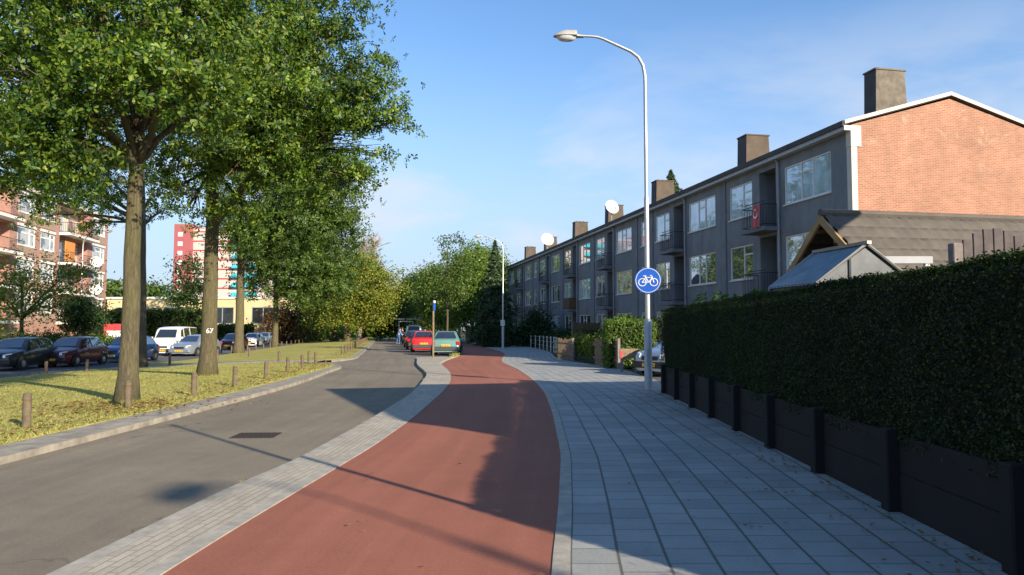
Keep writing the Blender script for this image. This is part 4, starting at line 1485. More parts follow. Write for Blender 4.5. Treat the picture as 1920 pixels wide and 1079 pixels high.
for (px, py) in [(86, 703), (163, 698), (318, 686), (407, 683)]:
    g = G(px, py); g.z = gz(g.x, g.y) + .03
    dup(bl, g, 0, 'wooden bollard at the back of the near lawn by the parked cars', 'bollards by the parking road')
for (px, py) in [(415, 662), (434, 661), (467, 671), (523, 681), (579, 681)]:
    g = G(px, py); g.z = gz(g.x, g.y) + .03
    dup(bl, g, 0, 'wooden bollard by the narrow cross path between the two lawns', 'bollards by the cross path')
for k in range(17):
    y = 40.5 + k * 3.3
    x = isl2_r(y) - .7
    dup(bl, (x, y, gz(x, y) + .03), 0, 'small wooden bollard in the row on the road side of the far lawn', 'bollards on the road side of the far lawn')
for k in range(14):
    y = 50 + k * 3.4
    x = x_park(y) + .6
    dup(bl, (x, y, gz(x, y) + .03), 0, 'small wooden bollard in the row on the parking side of the far lawn', 'bollards on the parking side of the far lawn')


# ------------------------------------------------------------------ cars
HATCH = dict(st=[(.0, .46, .52, .58), (.015, .64, .66, .60), (.06, .74, .76, .62), (.22, .80, .86, .66), (.275, .82, .92, .68)],
             roof=[(.42, 1.32), (.50, 1.395), (.66, 1.42), (.84, 1.37)], rear=[(.955, .96), (.985, .90), (1.0, .55)])
STATION = dict(st=HATCH['st'], roof=[(.43, 1.33), (.52, 1.40), (.72, 1.44), (.93, 1.38)], rear=[(.975, .98), (.99, .90), (1.0, .52)])
VAN = dict(st=[(.0, .5, .6, .6), (.015, .68, .78, .62), (.05, .76, .95, .64), (.10, .80, 1.05, .66), (.14, .82, 1.12, .68)],
           roof=[(.26, 1.72), (.33, 1.86), (.60, 1.92), (.95, 1.88)], rear=[(.985, 1.05), (.995, .95), (1.0, .5)])


def car(label, loc, rotz, col, L=3.85, Wd=1.66, prof=HATCH, H=1.42, cat='car', glassmat=None, wheel=.285, group=None, plain_rear=False, plate_text=True, name='parked_car', hubs=None):
    root = thing(name, label, cat, loc, rotz, group)
    pm = col
    zs = H / (1.42 if prof is HATCH else 1.44 if prof is STATION else 1.92)
    ws = Wd / 1.66
    gr = .17
    sec = []          # half sections: (y, [(x,z)...])
    belt0 = .90 if prof is not VAN else 1.10
    for t, w, zt, bb in prof['st']:
        y = L / 2 - t * L
        zt *= zs
        sec.append((y, [(0, gr + .02), (w * ws * .92, gr), (w * ws, gr + .14), (w * ws * 1.0, min(zt - .06, .62)), (w * ws * .97, zt - .03), (w * ws * .80, zt), (w * ws * .5, zt + .012), (0, zt + .02)]))
    nb = len(sec)
    for t, zr in prof['roof']:
        y = L / 2 - t * L
        zt = zr * zs; bz = belt0 * zs + .02 * t
        rw = (.60 if prof is not VAN else .70)
        sec.append((y, [(0, gr + .02), (.76 * ws, gr), (.83 * ws, gr + .14), (.83 * ws, .62), (.80 * ws, bz), (rw * ws, zt - .05), (rw * .82 * ws, zt - .005), (0, zt + .012)]))
    for t, zr in prof['rear']:
        y = L / 2 - t * L
        zt = zr * zs; w = .80 if t < .97 else (.78 if t < .995 else .72)
        sec.append((y, [(0, gr + .06), (w * ws * .9, gr + .05), (w * ws, gr + .17), (w * ws, min(.6, zt - .08)), (w * ws * .97, zt - .05), (w * ws * .86, zt - .01), (w * ws * .5, zt), (0, zt + .008)]))
    m = MB(); vs, fs = [], []
    k = 8
    for y, pts in sec:
        for x, z in pts: vs.append((x, y, z))
        for x, z in pts: vs.append((-x, y, z))
    ns = len(sec)
    for i in range(ns - 1):
        for j in range(k - 1):
            a = i * 2 * k + j; c = (i + 1) * 2 * k + j
            fs.append((a, a + 1, c + 1, c)[::-1]); fs.append((a + k, a + 1 + k, c + 1 + k, c + k))
    fs.append(tuple([j for j in range(k)] + [k + j for j in range(k - 1, -1, -1)])[::-1])
    e = (ns - 1) * 2 * k
    fs.append(tuple([e + j for j in range(k)] + [e + k + j for j in range(k - 1, -1, -1)]))
    m.add(vs, fs)
    body = m.build('body', pm, root, smooth=1)

    def P(i, j, s): x, z = sec[i][1][j]; return Vector((x * s, sec[i][0], z))
    gm = glassmat or M_CARGL

    def pane(nm, q, off):
        c = sum(q, Vector()) / len(q)
        q = [c + (p - c) * .90 + off for p in q]
        mm = MB(); mm.add(q, [tuple(range(len(q)))]); mm.build(nm, gm, root)

    i0, i1 = nb - 1, nb
    pane('windscreen', [P(i0, 5, 1), P(i0, 5, -1), P(i1, 6, -1), P(i1, 6, 1)], Vector((0, .02, .03)))
    ir = nb + len(prof['roof']) - 1
    pane('rear_window', [P(ir, 6, 1), P(ir, 6, -1), P(ir + 1, 5, -1) + Vector((0, 0, .03)), P(ir + 1, 5, 1) + Vector((0, 0, .03))], Vector((0, -.025, .02)))
    for s in (1, -1):
        off = Vector((.022 * s, 0, .008))
        a, b_ = P(i0, 4, s), P(i1, 4, s)
        if prof is VAN:
            pane('door_window', [P(i0, 4, s).lerp(P(i1, 4, s), .5), P(i1 + 1, 4, s), P(i1 + 1, 5, s), P(i1, 5, s)], off)
            pane('side_window', [P(i1 + 1, 4, s) + Vector((0, -.15, 0)), P(i1 + 2, 4, s), P(i1 + 2, 5, s), P(i1 + 1, 5, s) + Vector((0, -.15, 0))], off)
            pane('side_window', [P(i1 + 2, 4, s) + Vector((0, -.1, 0)), P(i1 + 3, 4, s), P(i1 + 3, 5, s), P(i1 + 2, 5, s) + Vector((0, -.1, 0))], off)
        else:
            mid = P(i1 + 1, 4, s).lerp(P(i1 + 2, 4, s), .25); midt = P(i1 + 1, 5, s).lerp(P(i1 + 2, 5, s), .25)
            pane('door_window', [P(i0, 4, s).lerp(P(i1, 4, s), .35), mid, midt, P(i1, 5, s)], off)
            pane('side_window', [mid + Vector((0, -.07, 0)), P(ir, 4, s), P(ir, 5, s), midt + Vector((0, -.07, 0))], off)
        # mirror, lights
        mm = MB(); yb = P(i0, 4, s).y - .25
        mm.bbox(.83 * ws * s - .01 if s > 0 else -.83 * ws - .15, .83 * ws + .15 if s > 0 else -.83 * ws + .01, yb - .06, yb + .05, belt0 * zs + .0, belt0 * zs + .13, .025)
        mm.build('mirror', pm, root)
        yf = L / 2
        mm = MB(); xa = .64 * ws * s
        q = [(xa - .20 * s, yf - .015, .56 * zs), (xa, yf - .10, .58 * zs), (xa + .06 * s, yf - .22, .64 * zs), (xa + .055 * s, yf - .24, .74 * zs), (xa - .05 * s, yf - .14, .735 * zs), (xa - .22 * s, yf - .055, .69 * zs)]
        mm.add([(p[0], p[1] + .025, p[2]) for p in q] + [(p[0] - .04 * s, p[1] - .12, p[2]) for p in q], [tuple(range(6))] + [(a, a + 6, (a + 1) % 6 + 6, (a + 1) % 6) for a in range(6)])
        mm.build('headlight', M_LENS, root)
        yr = -L / 2
        mm = MB()
        lz0, lz1 = (.62, .84) if prof is HATCH else ((.60, .95) if prof is STATION else (.7, 1.05))
        mm.bbox(min(.60 * ws * s, .785 * ws * s), max(.60 * ws * s, .785 * ws * s), yr - .02, yr + .2, lz0 * zs, lz1 * zs, .02)
        mm.build('tail_light', M_TAIL, root)
        for yw in (L / 2 - .78 * L / 3.85, -L / 2 + .62 * L / 3.85):
            mm = MB(); mm.lathe([(wheel * 1.16, -.03), (wheel * 1.16, .012)], 20, 'x', ((.822 * ws) * s, yw, wheel))
            mm.build('wheel_arch', M_RUBBER, root)
            mm = MB(); mm.lathe([(wheel * .6, -.1), (wheel * .95, -.1), (wheel, -.07), (wheel, .07), (wheel * .95, .10), (wheel * .62, .10)], 20, 'x', (.77 * ws * s, yw, wheel))
            ty = mm.build('tyre', M_RUBBER, root, smooth=1)
            mm = MB(); mm.lathe([(wheel * .60, .0), (wheel * .60, .07), (wheel * .5, .095), (wheel * .15, .105)] if s > 0 else [(wheel * .15, -.105), (wheel * .5, -.095), (wheel * .60, -.07), (wheel * .60, 0)], 16, 'x', (.775 * ws * s, yw, wheel))
            mm.build('rim', M_RIM, ty)
    mm = MB(); mm.bbox(-.70 * ws, .70 * ws, L / 2 - .10, L / 2 + .035, .26, .46, .03); mm.build('bumper', M_BLACKM if not hubs else pm, root)
    mm = MB(); mm.bbox(-.72 * ws, .72 * ws, -L / 2 - .05, -L / 2 + .10, .30, .54, .03); mm.build('rear_bumper', simple('bumper_grey', (.05, .055, .055), .6) if not hubs else pm, root)
    mm = MB(); mm.bbox(-.33 * ws, .33 * ws, L / 2 - .03, L / 2 + .015, .50 * zs, .63 * zs, .01); mm.build('grille', M_BLACKM, root)
    for yy, zz, nm, sd in ((L / 2 + .04, .36, 'number_plate', 1), (-L / 2 - .058, .60 if prof is HATCH else .50, 'number_plate', -1)):
        mm = MB(); mm.bbox(-.26, .26, yy - .008, yy + .008, zz - .055, zz + .055, .004); pl = mm.build(nm, M_YEL, root)
        mm = MB()
        for q in range(8):
            if q in (2, 5): mm.box(-.205 + q * .052, -.18 + q * .052, yy + sd * .0085 - .001, yy + sd * .0085 + .001, zz - .006, zz + .006)
            else: mm.box(-.215 + q * .052, -.182 + q * .052, yy + sd * .0085 - .001, yy + sd * .0085 + .001, zz - .03, zz + .03)
        mm.build('plate_characters', M_BLACKM, pl)
    return root


P_GREEN = paint('green_car_paint', (.19, .37, .335), .45)
P_RED = paint('red_car_paint', (.62, .015, .02), .05)
P_MAROON = paint('maroon_car_paint', (.085, .012, .022), .3)
P_BLACK = paint('black_car_paint', (.012, .016, .018), .3)
P_BLUE = paint('blue_car_paint', (.02, .08, .24), .4)
P_SILVER = paint('silver_car_paint', (.36, .41, .46), .6)
P_WHITE = paint('white_car_paint', (.72, .72, .70), .0)
P_NAVY = paint('navy_car_paint', (.015, .02, .05), .3)
hd = math.atan2(.172, 1)          # heading along the street (leftwards)
PZ = -.315

# right-hand bay, rear views
g = G(833, 668, ROADZ)
car('green hatchback parked nose away at the near end of the bay', (g.x, g.y + 1.9, ROADZ), R(2), P_GREEN, 3.75, 1.66)
car('bright red hatchback parked just beyond the green one', (at(796, HZ, 48.5).x, 48.5, ROADZ), R(6), P_RED, 3.8, 1.66)
p = at(783, HZ, 55); car('dark grey hatchback parked in front of the bright red one', (p.x, 55, ROADZ), R(9), P_BLACK, 3.9, 1.68)
p = at(777, HZ, 62); car('black estate car in the middle of the parked row', (p.x, 62, ROADZ), R(9), P_NAVY, 4.2, 1.7, STATION, 1.46)
p = at(775, HZ, 78); car('white delivery van parked beyond the dark cars', (p.x, 78, ROADZ), R(9), P_WHITE, 4.4, 1.75, VAN, 1.95, cat='van', name='parked_van')
p = at(775, HZ, 70); car('silver hatchback before the white van in the parked row', (p.x, 70, ROADZ), R(9), P_SILVER, 3.9, 1.68)

# left-hand parking road, facing the viewer
PI = math.pi


def leftcar(px, py, *a, **k):
    g = G(px, py, PZ)
    rot = PI + k.pop('turn', 0)
    return car(a[0], (g.x, g.y + 1.9, PZ), rot, *a[1:], **k)


leftcar(-26, 697, 'black hatchback cut off by the left edge of the photo', P_BLACK, 3.8, 1.66, turn=.1)
leftcar(88, 690, 'dark maroon hatchback seen from its front corner, behind the near lawn', P_MAROON, 3.75, 1.62, turn=.05)
leftcar(205, 681, 'dark blue hatchback half hidden by the mossy oak trunk', P_BLUE, 3.9, 1.66, turn=.03, hubs=True)
leftcar(302, 667, 'white van facing the camera between the slim dark oak and a silver car', P_WHITE, 4.7, 1.85, VAN, 1.98, cat='van', name='parked_van', turn=.10)
leftcar(342, 669, 'silver hatchback facing the camera beside the white van', P_SILVER, 4.0, 1.70, turn=-.10, hubs=True)
leftcar(422, 656, 'dark red hatchback seen between two oak trunks', P_MAROON, 4.0, 1.68, turn=.1)
leftcar(461, 651, 'white hatchback half hidden behind an oak trunk', P_WHITE, 3.8, 1.66, turn=.1)
leftcar(487, 646, 'silver estate car beyond the white hatchback', P_SILVER, 4.2, 1.7, STATION, 1.46, turn=.08)
leftcar(528, 643, 'navy blue hatchback right of the slender oak trunk', P_NAVY, 3.9, 1.66, turn=.1)
leftcar(549, 638, 'white pickup-like van above the row of small bollards', P_WHITE, 4.6, 1.8, VAN, 1.95, cat='van', name='parked_van', turn=.12)
leftcar(596, 636, 'white hatchback near the yellow van', P_WHITE, 3.9, 1.66, turn=.15)
leftcar(607, 631, 'bright yellow van far along the parking road', paint('yellow_van_paint', (.75, .62, .02), 0), 4.4, 1.75, VAN, 1.95, cat='van', name='parked_van', turn=.15)
# driveway car at the right
car('silver grey hatchback nosing out of the driveway behind the lamp post', (5.75, 23.1, -.012), PI - .95, P_SILVER, 3.8, 1.64)

# ------------------------------------------------------------------ driveway neighbourhood
# red-and-white ended barrier board
rt = thing('barrier_board', 'wooden board barrier with a red reflector at the driveway mouth', 'barrier', (3.72, 24.5, 0), R(8))
m = MB(); m.bbox(-.05, .62, -.05, .0, .45, .78, .008); m.build('board', M_WOOD, rt)
for x in (.0, .5):
    m = MB(); m.box(x, x + .08, .005, .07, -.05, .75); m.build('leg', M_WOODG, rt)
m = MB(); m.bbox(-.055, .04, -.07, -.052, .47, .70, .006); m.build('reflector', M_REDP, rt)


def hedge_box(label, x0, x1, y0, y1, h, n, leaf, mat, seed, name='hedge', rot=0.0, cat='hedge', bump_=.05):
    cx, cy = (x0 + x1) / 2, (y0 + y1) / 2
    rt = thing(name, label, cat, (cx, cy, 0), rot)
    a, c = (x1 - x0) / 2, (y1 - y0) / 2
    m = MB(); m.bbox(-a + .06, a - .06, -c + .06, c - .06, 0, h - .07, .05); m.build('core', M_HEDGEC, rt)
    rng = np.random.default_rng(seed)
    areas = np.array([2 * c * h, 2 * c * h, 2 * a * h, 2 * a * h, 4 * a * c]); areas /= areas.sum()
    f = rng.choice(5, n, p=areas)
    u, v, w = rng.random(n), rng.random(n), rng.normal(0, bump_, n)
    x = np.select([f == 0, f == 1], [-a + w, a + w], (u * 2 - 1) * a)
    y = np.select([f == 2, f == 3], [-c + w, c + w], np.where(f < 2, u * 2 - 1, v * 2 - 1) * c)
    z = np.where(f == 4, h + w + .5 * bump_ * np.sin(x * 6) + .5 * bump_ * np.sin(y * 5), v * h)
    O = np.stack([(f == 1) * 1. - (f == 0), (f == 3) * 1. - (f == 2), (f == 4) * 1.], 1)
    leaf_obj('foliage', np.stack([x, y, z], 1), leaf, mat, rt, seed + 1, O, ow=.7)
    return rt


hedge_box('sunlit bright green hedge behind the driveway board', 3.55, 5.3, 26.6, 27.6, 1.72, 9000, .085, M_LEAFG, 71, rot=R(3))
hedge_box('dark low privet hedge behind the sunlit hedge', 4.4, 9, 30, 31, 1.9, 4000, .12, M_LEAFD, 72)
hedge_box('low dark clipped hedge right of the second lamp post', -2.4, -.3, 59, 62, 1.75, 5000, .16, M_LEAFD, 73)


def plank_fence(label, pts, h, mat, gap=.015, w=.11, name='plank_fence', seed=1, lean=.0):
    a0 = Vector(pts[0]); rt = thing(name, label, 'fence', (a0.x, a0.y, 0))
    rg = random.Random(seed)
    for p, q in zip(pts, pts[1:]):
        p, q = Vector(p) - a0, Vector(q) - a0
        L_ = (q - p).length; ang = math.atan2((q - p).y, (q - p).x)
        m = MB(); m.M = Matrix.Translation((p.x, p.y, 0)) @ Matrix.Rotation(ang, 4, 'Z')
        k = int(L_ / (w + gap))
        for i in range(k):
            x = i * (w + gap)
            m.box(x, x + w, -.01 + rg.uniform(-.004, .004), .012, .04, h + rg.uniform(-.05, .04))
        m.box(0, L_, .014, .05, h * .25, h * .25 + .08); m.box(0, L_, .014, .05, h * .75, h * .75 + .08)
        m.build('panel', mat, rt)
        m = MB(); m.M = Matrix.Translation((p.x, p.y, 0)) @ Matrix.Rotation(ang, 4, 'Z')
        m.bbox(-.05, .05, -.03, .07, 0, h + .06, .008); m.build('post', M_WOODG, rt)
    return rt


plank_fence('weathered brown plank fence along the pavement beyond the driveway', [(3.9, 26.1), (3.35, 29.3)], 1.05, M_WOOD)
plank_fence('sun-bleached slatted garden fence at the pavement corner', [(2.75, 32.2), (2.2, 35.2)], 1.0, M_WOOD, gap=.05, seed=5)


def shrub(label, c, blobs, n, leaf, mat, seed, name='garden_shrub', cat='shrub'):
    rt = thing(name, label, cat, c)
    m = MB(); rg = random.Random(seed)
    for b_ in blobs:
        m.tube([(rg.uniform(-.1, .1), rg.uniform(-.1, .1), -.05), (b_[0] * .6, b_[1] * .6, b_[2] * .6), b_[:3]], [.04, .03, .012], 6)
    m.build('stem', M_BARKD, rt)
    P, O = crown_points(blobs, n, seed, .45, leaf * 1.6, 20)
    P[:, 2] = np.abs(P[:, 2] - .02) + .02
    leaf_obj('foliage', P, leaf, mat, rt, seed, O)
    return rt


shrub('yellow-leaved shrub spilling over the plank fences', (3.85, 31.5, 0), [(0, 0, .75, .55), (-.1, 1.0, .8, .5), (.2, -1.0, .8, .5), (.5, .2, .6, .6)], 5000, .09, M_LEAFY, 81)
shrub('leafy green shrub above the brown plank fence', (4.35, 29.7, 0), [(0, 0, 1.0, .5), (.2, .6, 1.4, .4), (.5, -.6, 1.0, .5), (.3, .2, 1.75, .25)], 5000, .11, M_LEAFG, 82)
shrub('low yellowish shrub at the fence corner', (3.15, 35.2, 0), [(0, 0, .8, .45), (.1, .8, .75, .4), (.4, .3, .7, .5)], 3000, .09, M_LEAFY, 83)
shrub('dark red-leaved bush before the terrace front', (4.6, 41.0, 0), [(0, 0, .8, .8), (.9, .6, .7, .7), (-.8, 1, .5, .6)], 4000, .16, M_LEAFD, 84)
shrub('dark rounded shrub in a terrace front garden', (1.9, 62, 0), [(0, 0, 1.4, 1.4), (.3, .5, 2.5, 1.0), (-.8, -.3, 1.0, 1.0), (1.5, 0, .9, .9)], 6000, .2, M_LEAFD, 85)
shrub('dark evergreen bush between front gardens', (4.6, 52, 0), [(0, 0, .9, .9), (1.2, 0, .8, .8), (-1.0, 0, .7, .7)], 4000, .18, M_LEAFD, 86)
shrub('dark garden bush under the ground floor windows', (6.6, 37, 0), [(0, 0, .7, .7), (1.0, .5, .8, .6), (-1, 0, .5, .6)], 4000, .14, M_LEAFD, 87)
plank_fence('dark plank garden screen before the terrace', [(4.0, 47.5), (5.9, 47.9)], 1.9, M_WOODD, gap=.004, seed=9)
plank_fence('grey boarded fence at the bend beyond the second lamp', [(-6.2, 96), (-2.6, 94), (-1.5, 80)], 1.9, M_WOODG, gap=.02, w=.18, seed=12)
# white post fence
wf = thing('white_post_fence', 'low fence of pale posts and wire along a front garden', 'fence', (2.55, 41, 0))
for k in range(9):
    y = 41 + k * 2.4
    m = MB(); m.bbox(x_walkr(y) + .25 - 2.55 - .04, x_walkr(y) + .25 - 2.55 + .04, y - 41 - .04, y - 41 + .04, -.1, .98, .008); m.build('post', M_CREAM, wf)
m = MB()
for z in (.3, .6, .9):
    m.tube([(x_walkr(41 + k * 2.4) + .25 - 2.55, k * 2.4, z) for k in range(9)], .012, 5)
m.build('wire', M_STEELP, wf)

# conifer by the terrace's far end
def conifer(label, base, H, r, n, leaf, mat, seed, name='conifer'):
    rt = thing(name, label, 'tree', base)
    m = MB(); m.tube([(0, 0, -.2), (0, 0, H * .96)], [.2 * r / 2, .02], 8); m.build('trunk', M_BARKD, rt)
    rng = np.random.default_rng(seed)
    t = rng.random(n) ** .6; ang = rng.random(n) * 6.283
    lay = np.floor(t * H * 1.6) / (H * 1.6); fr = (t - lay) * H * 1.6
    rad = r * t * (.55 + .45 * (fr)) * (rng.random(n) ** .4) * (1 + .25 * np.sin(ang * 5 + lay * 40))
    P = np.stack([rad * np.cos(ang), rad * np.sin(ang), H * (1 - t) - .12 * rad], 1)
    O = np.stack([np.cos(ang), np.sin(ang), np.full(n, -.1)], 1)
    leaf_obj('crown', P, leaf, mat, rt, seed, O, aspect=.3)
    return rt


p = at(928, HZ, 66)
conifer('dark pointed conifer between the second lamp post and the terrace end', (p.x, 66, 0), 9.8, 2.9, 20000, .3, M_CONIF, 91)
p = at(1262, HZ, 60)
conifer('tip of a spruce showing above the terrace roof', (p.x, 60, 0), 15.0, 7.5, 26000, .4, M_CONIF, 92, 'spruce_tree')

# trees right of the street
def rtree(px, dd, blobs, n, leaf, mat, label, seed, r0=.25, **k):
    return far_tree(px, 0, blobs, r0, n, leaf, mat, label, seed, depth=dd, bark=M_BARKD, **k)


rtree(838, 47, [(845, 455, .8, 0), (838, 480, .9, 0), (850, 500, .9, 0), (868, 490, .6, 0), (836, 520, 1.0, 0), (858, 530, .9, 0), (820, 515, .6, 0), (842, 548, 1.2, 0), (825, 550, .8, 0), (862, 555, .8, 0)], 3800, .16, M_LEAFM, 'thin young tree with sparse airy crown beside the green car', 101, r0=.085, clump=.24, shell=.25, per=34)
rtree(885, 85, [(880, 510, 2.4, 0), (895, 530, 2.2, -1), (870, 540, 2.2, -2), (900, 500, 2.0, 1), (880, 570, 2.0, -2), (860, 580, 1.8, -2), (895, 580, 2.0, -2), (855, 545, 1.8, 0)], 28000, .27, M_LEAFG, 'fresh green tree just left of the dark conifer', 102)
rtree(835, 100, [(820, 530, 2.6, 0), (850, 540, 2.6, 0), (835, 560, 2.6, -2), (810, 560, 2.2, -1), (860, 570, 2.2, -1), (835, 590, 2.2, -2)], 28000, .31, M_LEAFG, 'yellow-green tree behind the thin young tree', 103)
rtree(790, 130, [(780, 545, 3.0, 0), (800, 535, 3.4, 0), (815, 550, 3.0, 0), (785, 575, 3.0, -2), (808, 580, 3.0, -2), (825, 575, 3, -1)], 22000, .42, M_LEAFM, 'green tree behind the far lamp posts on the right of the road', 104)
rtree(905, 100, [(900, 500, 3.2, 0), (915, 520, 3.0, 0), (890, 530, 3.0, 0), (925, 540, 3, 0)], 20000, .36, M_LEAFG, 'pale green tree rising behind the fresh green one', 105)
rtree(770, 165, [(765, 570, 3.5, 0), (778, 560, 3.8, 0), (790, 575, 3.5, 0), (770, 590, 3, 0)], 6000, .85, M_LEAFM, 'hazy green tree right of the road end', 106)

# the wooded end of the street: individual trees copied from two
tA = tree('distant_tree', 'distant green tree in the wood closing the end of the street', (0, 0, 0), [Vector((0, 0, 0)), Vector((0, 0, 7))], .3, [(0, 0, 7, 3.4), (1.8, 0, 5.6, 2.4), (-1.8, .5, 5.4, 2.5), (0, -1, 9, 2.4), (.5, 1, 4.4, 2.2), (-.8, -1, 4.0, 2.0)], 12000, .5, M_LEAFG, M_BARKD, 111, clump=.75, per=40, group='trees closing the end of the street')
tB = tree('distant_tree', 'distant yellow-tinged tree in the wood closing the street', (0, 0, 0), [Vector((0, 0, 0)), Vector((0, 0, 6))], .3, [(0, 0, 6, 3.0), (1.5, 0, 4.6, 2.4), (-1.6, .5, 5.0, 2.5), (0, -1, 7.6, 2.2)], 10000, .5, M_LEAFY, M_BARKD, 112, clump=.75, per=40, group='trees closing the end of the street')
spots = [(742, 180, 1.0), (752, 190, .9), (730, 170, 1.0), (716, 165, 1.05), (700, 160, 1.1), (682, 150, 1.0), (664, 150, 1.0), (646, 150, 1.1), (628, 150, 1.0), (610, 145, 1.1), (592, 140, 1.0), (574, 140, 1.1), (556, 140, 1.0), (800, 170, .9), (820, 150, .9), (845, 150, .9), (760, 230, 1.0), (725, 220, 1.1), (470, 190, 1.2), (490, 150, .9), (510, 145, .9), (530, 145, 1.0)]
for i, (px, dd, s_) in enumerate(spots):
    p = at(px, HZ, dd)
    src = tB if i % 4 == 2 else tA
    s = s_ * rnd.uniform(.9, 1.1) * (.62 if 705 < px < 815 else .85)
    if i == 0: tA.location = (p.x, dd, -.3)
    elif i == 2: tB.location = (p.x, dd, -.3)
    else: dup(src, (p.x, dd, -.3), rnd.uniform(0, 6), None, None, s)
# undergrowth that closes the view under the far trees
for px, dd, lab in ((560, 118, 'bushy undergrowth left of the far lawn'), (500, 105, 'green bushes behind the silver estate car'), (620, 135, 'undergrowth behind the yellow van'), (690, 160, 'undergrowth at the road bend')):
    p = at(px, HZ, dd)
    shrub(lab, (p.x, dd, -.3), [(-4, 0, 1.4, 2.0), (-1.5, .5, 1.6, 2.2), (1.2, 0, 1.5, 2.0), (4, .4, 1.5, 2.1), (6.5, 0, 1.2, 1.8), (-6.5, 0, 1.3, 1.8)], 9000, .42, M_LEAFG, int(px), name='undergrowth', cat='bushes')
shrub('reddish brown bush under the slender oak', (at(543, HZ, 95).x, 95, -.3), [(0, 0, 2.2, 2.2), (1.8, 0, 2.0, 1.8), (-1.8, 0, 2.4, 1.8), (0, 0, 4.2, 1.6)], 4000, .4, leafmat('russet_leaf', [(.10, .05, .02), (.16, .08, .03), (.13, .10, .03)]), 88)

# ------------------------------------------------------------------ brick apartment block at the left
DA = Vector((.149, -.989)).normalized()
AC = Vector((-43.8, 77.0, -.24))
ROTA = math.atan2(DA.y, DA.x)
apt = thing('apartment_block', 'four-storey red brick apartment block with white balconies behind the left-hand trees', 'apartment building', AC, ROTA)
LA, HA = 44.0, 13.75
GF = 2.35
fl_h = 2.78
per_u = 14.5
hol, wn, bal = [], [], []
for k in range(3):
    o = k * per_u
    for lv in range(4):
        z = GF + lv * fl_h
        for (a, c) in ((.8, 3.7), (11.8, 14.4)):
            hol.append((o + a, o + c, z + .85, z + 2.45, .08)); wn.append((o + a, o + c, z + .85, z + 2.45))
        hol.append((o + 4.9, o + 10.9, z + .05, z + 2.5, 1.0)); bal.append((o + 4.9, o + 10.9, z, lv, k))
m = MB(); wall_mesh(m, 0, LA, 0, HA - .3, hol)
m.add([(0, 0, 0), (0, -10, 0), (0, -10, HA - .3), (0, 0, HA - .3)], [(3, 2, 1, 0)][::-1])
m.add([(LA, 0, 0), (LA, -10, 0), (LA, -10, HA - .3), (LA, 0, HA - .3)], [(0, 1, 2, 3)])
m.build('wall', M_BRICK2, apt)
m = MB(); m.box(-.3, LA + .3, -10.3, .35, HA - .29, HA); m.build('roof', M_CREAM, apt)
for k in range(3):
    o = k * per_u
    for lv in range(4):
        z = GF + lv * fl_h
        for (a, c) in ((.8, 3.7), (11.8, 14.4)):
            m = MB(); m.box(o + a + .02, o + c - .02, .004, .05, z + .02, z + .79); m.build('spandrel', M_BRICK3, apt)
            m = MB(); m.box(o + a - .03, o + c + .03, .004, .10, z + 2.46, z + 2.68); m.build('lintel', M_WHITE, apt)
for (a, c, e, f) in wn:
    window(apt, a, c, e, f, -.02, [('v', a + (c - a) * .3), ('h', a + .1, c - .1, f - .5)], M_WHITE, M_PANEL, fw=.13, dp=.05)
for (a, c, z, lv, k) in bal:
    m = MB(); m.box(a + .03, c - .03, -.98, -.93, z + .06, z + 2.48)
    bw = m.build('balcony_wall', M_CREAM, apt)
    for x in (a + .7, a + 3.4):
        q = MB(); q.add([(x, -.92, z + .1), (x + 1.6, -.92, z + .1), (x + 1.6, -.92, z + 2.3), (x, -.92, z + 2.3)], [(3, 2, 1, 0)]); q.build('glazing', M_PANEL, bw)
    m = MB(); m.box(a - .2, c + .1, .002, 1.05, z - .18, z + .04)
    sl = m.build('balcony', M_WHITE, apt)
    m = MB()
    x0, x1, y1 = a - .15, c + .05, 1.0
    for pa, pb in (((x0, y1), (x1, y1)), ((x0, .02), (x0, y1)), ((x1, .02), (x1, y1))):
        for zz in (.15, 1.0): m.tube([(pa[0], pa[1], z + zz), (pb[0], pb[1], z + zz)], .025, 5)
        n_ = int(math.hypot(pb[0] - pa[0], pb[1] - pa[1]) / .16)
        for q in range(n_ + 1):
            t = q / n_
            m.tube([(pa[0] + (pb[0] - pa[0]) * t, pa[1] + (pb[1] - pa[1]) * t, z + .15), (pa[0] + (pb[0] - pa[0]) * t, pa[1] + (pb[1] - pa[1]) * t, z + 1.0)], .011, 4, cap=False)
    m.build('railing', M_BLACKM, sl)
    if lv == 2 and k == 0:
        m = MB(); m.bbox(a + 3.6, a + 5.6, .3, .36, z + .2, z + 2.1, .02); m.build('sun_blind', M_ORANGE, sl)
AM = Matrix.Translation(AC) @ Matrix.Rotation(ROTA, 4, 'Z')
for zz, lab in ((GF + 2 * fl_h + .6, 'white satellite dish on the third-floor balcony of the brick block'), (GF + 1 * fl_h + .6, 'white satellite dish on the second-floor balcony of the brick block')):
    w = AM @ Vector((5.6, 1.15, zz))
    dish(lab, w, math.atan2(-.737, .676) + R(90), .55, M_WHITE, -.6)

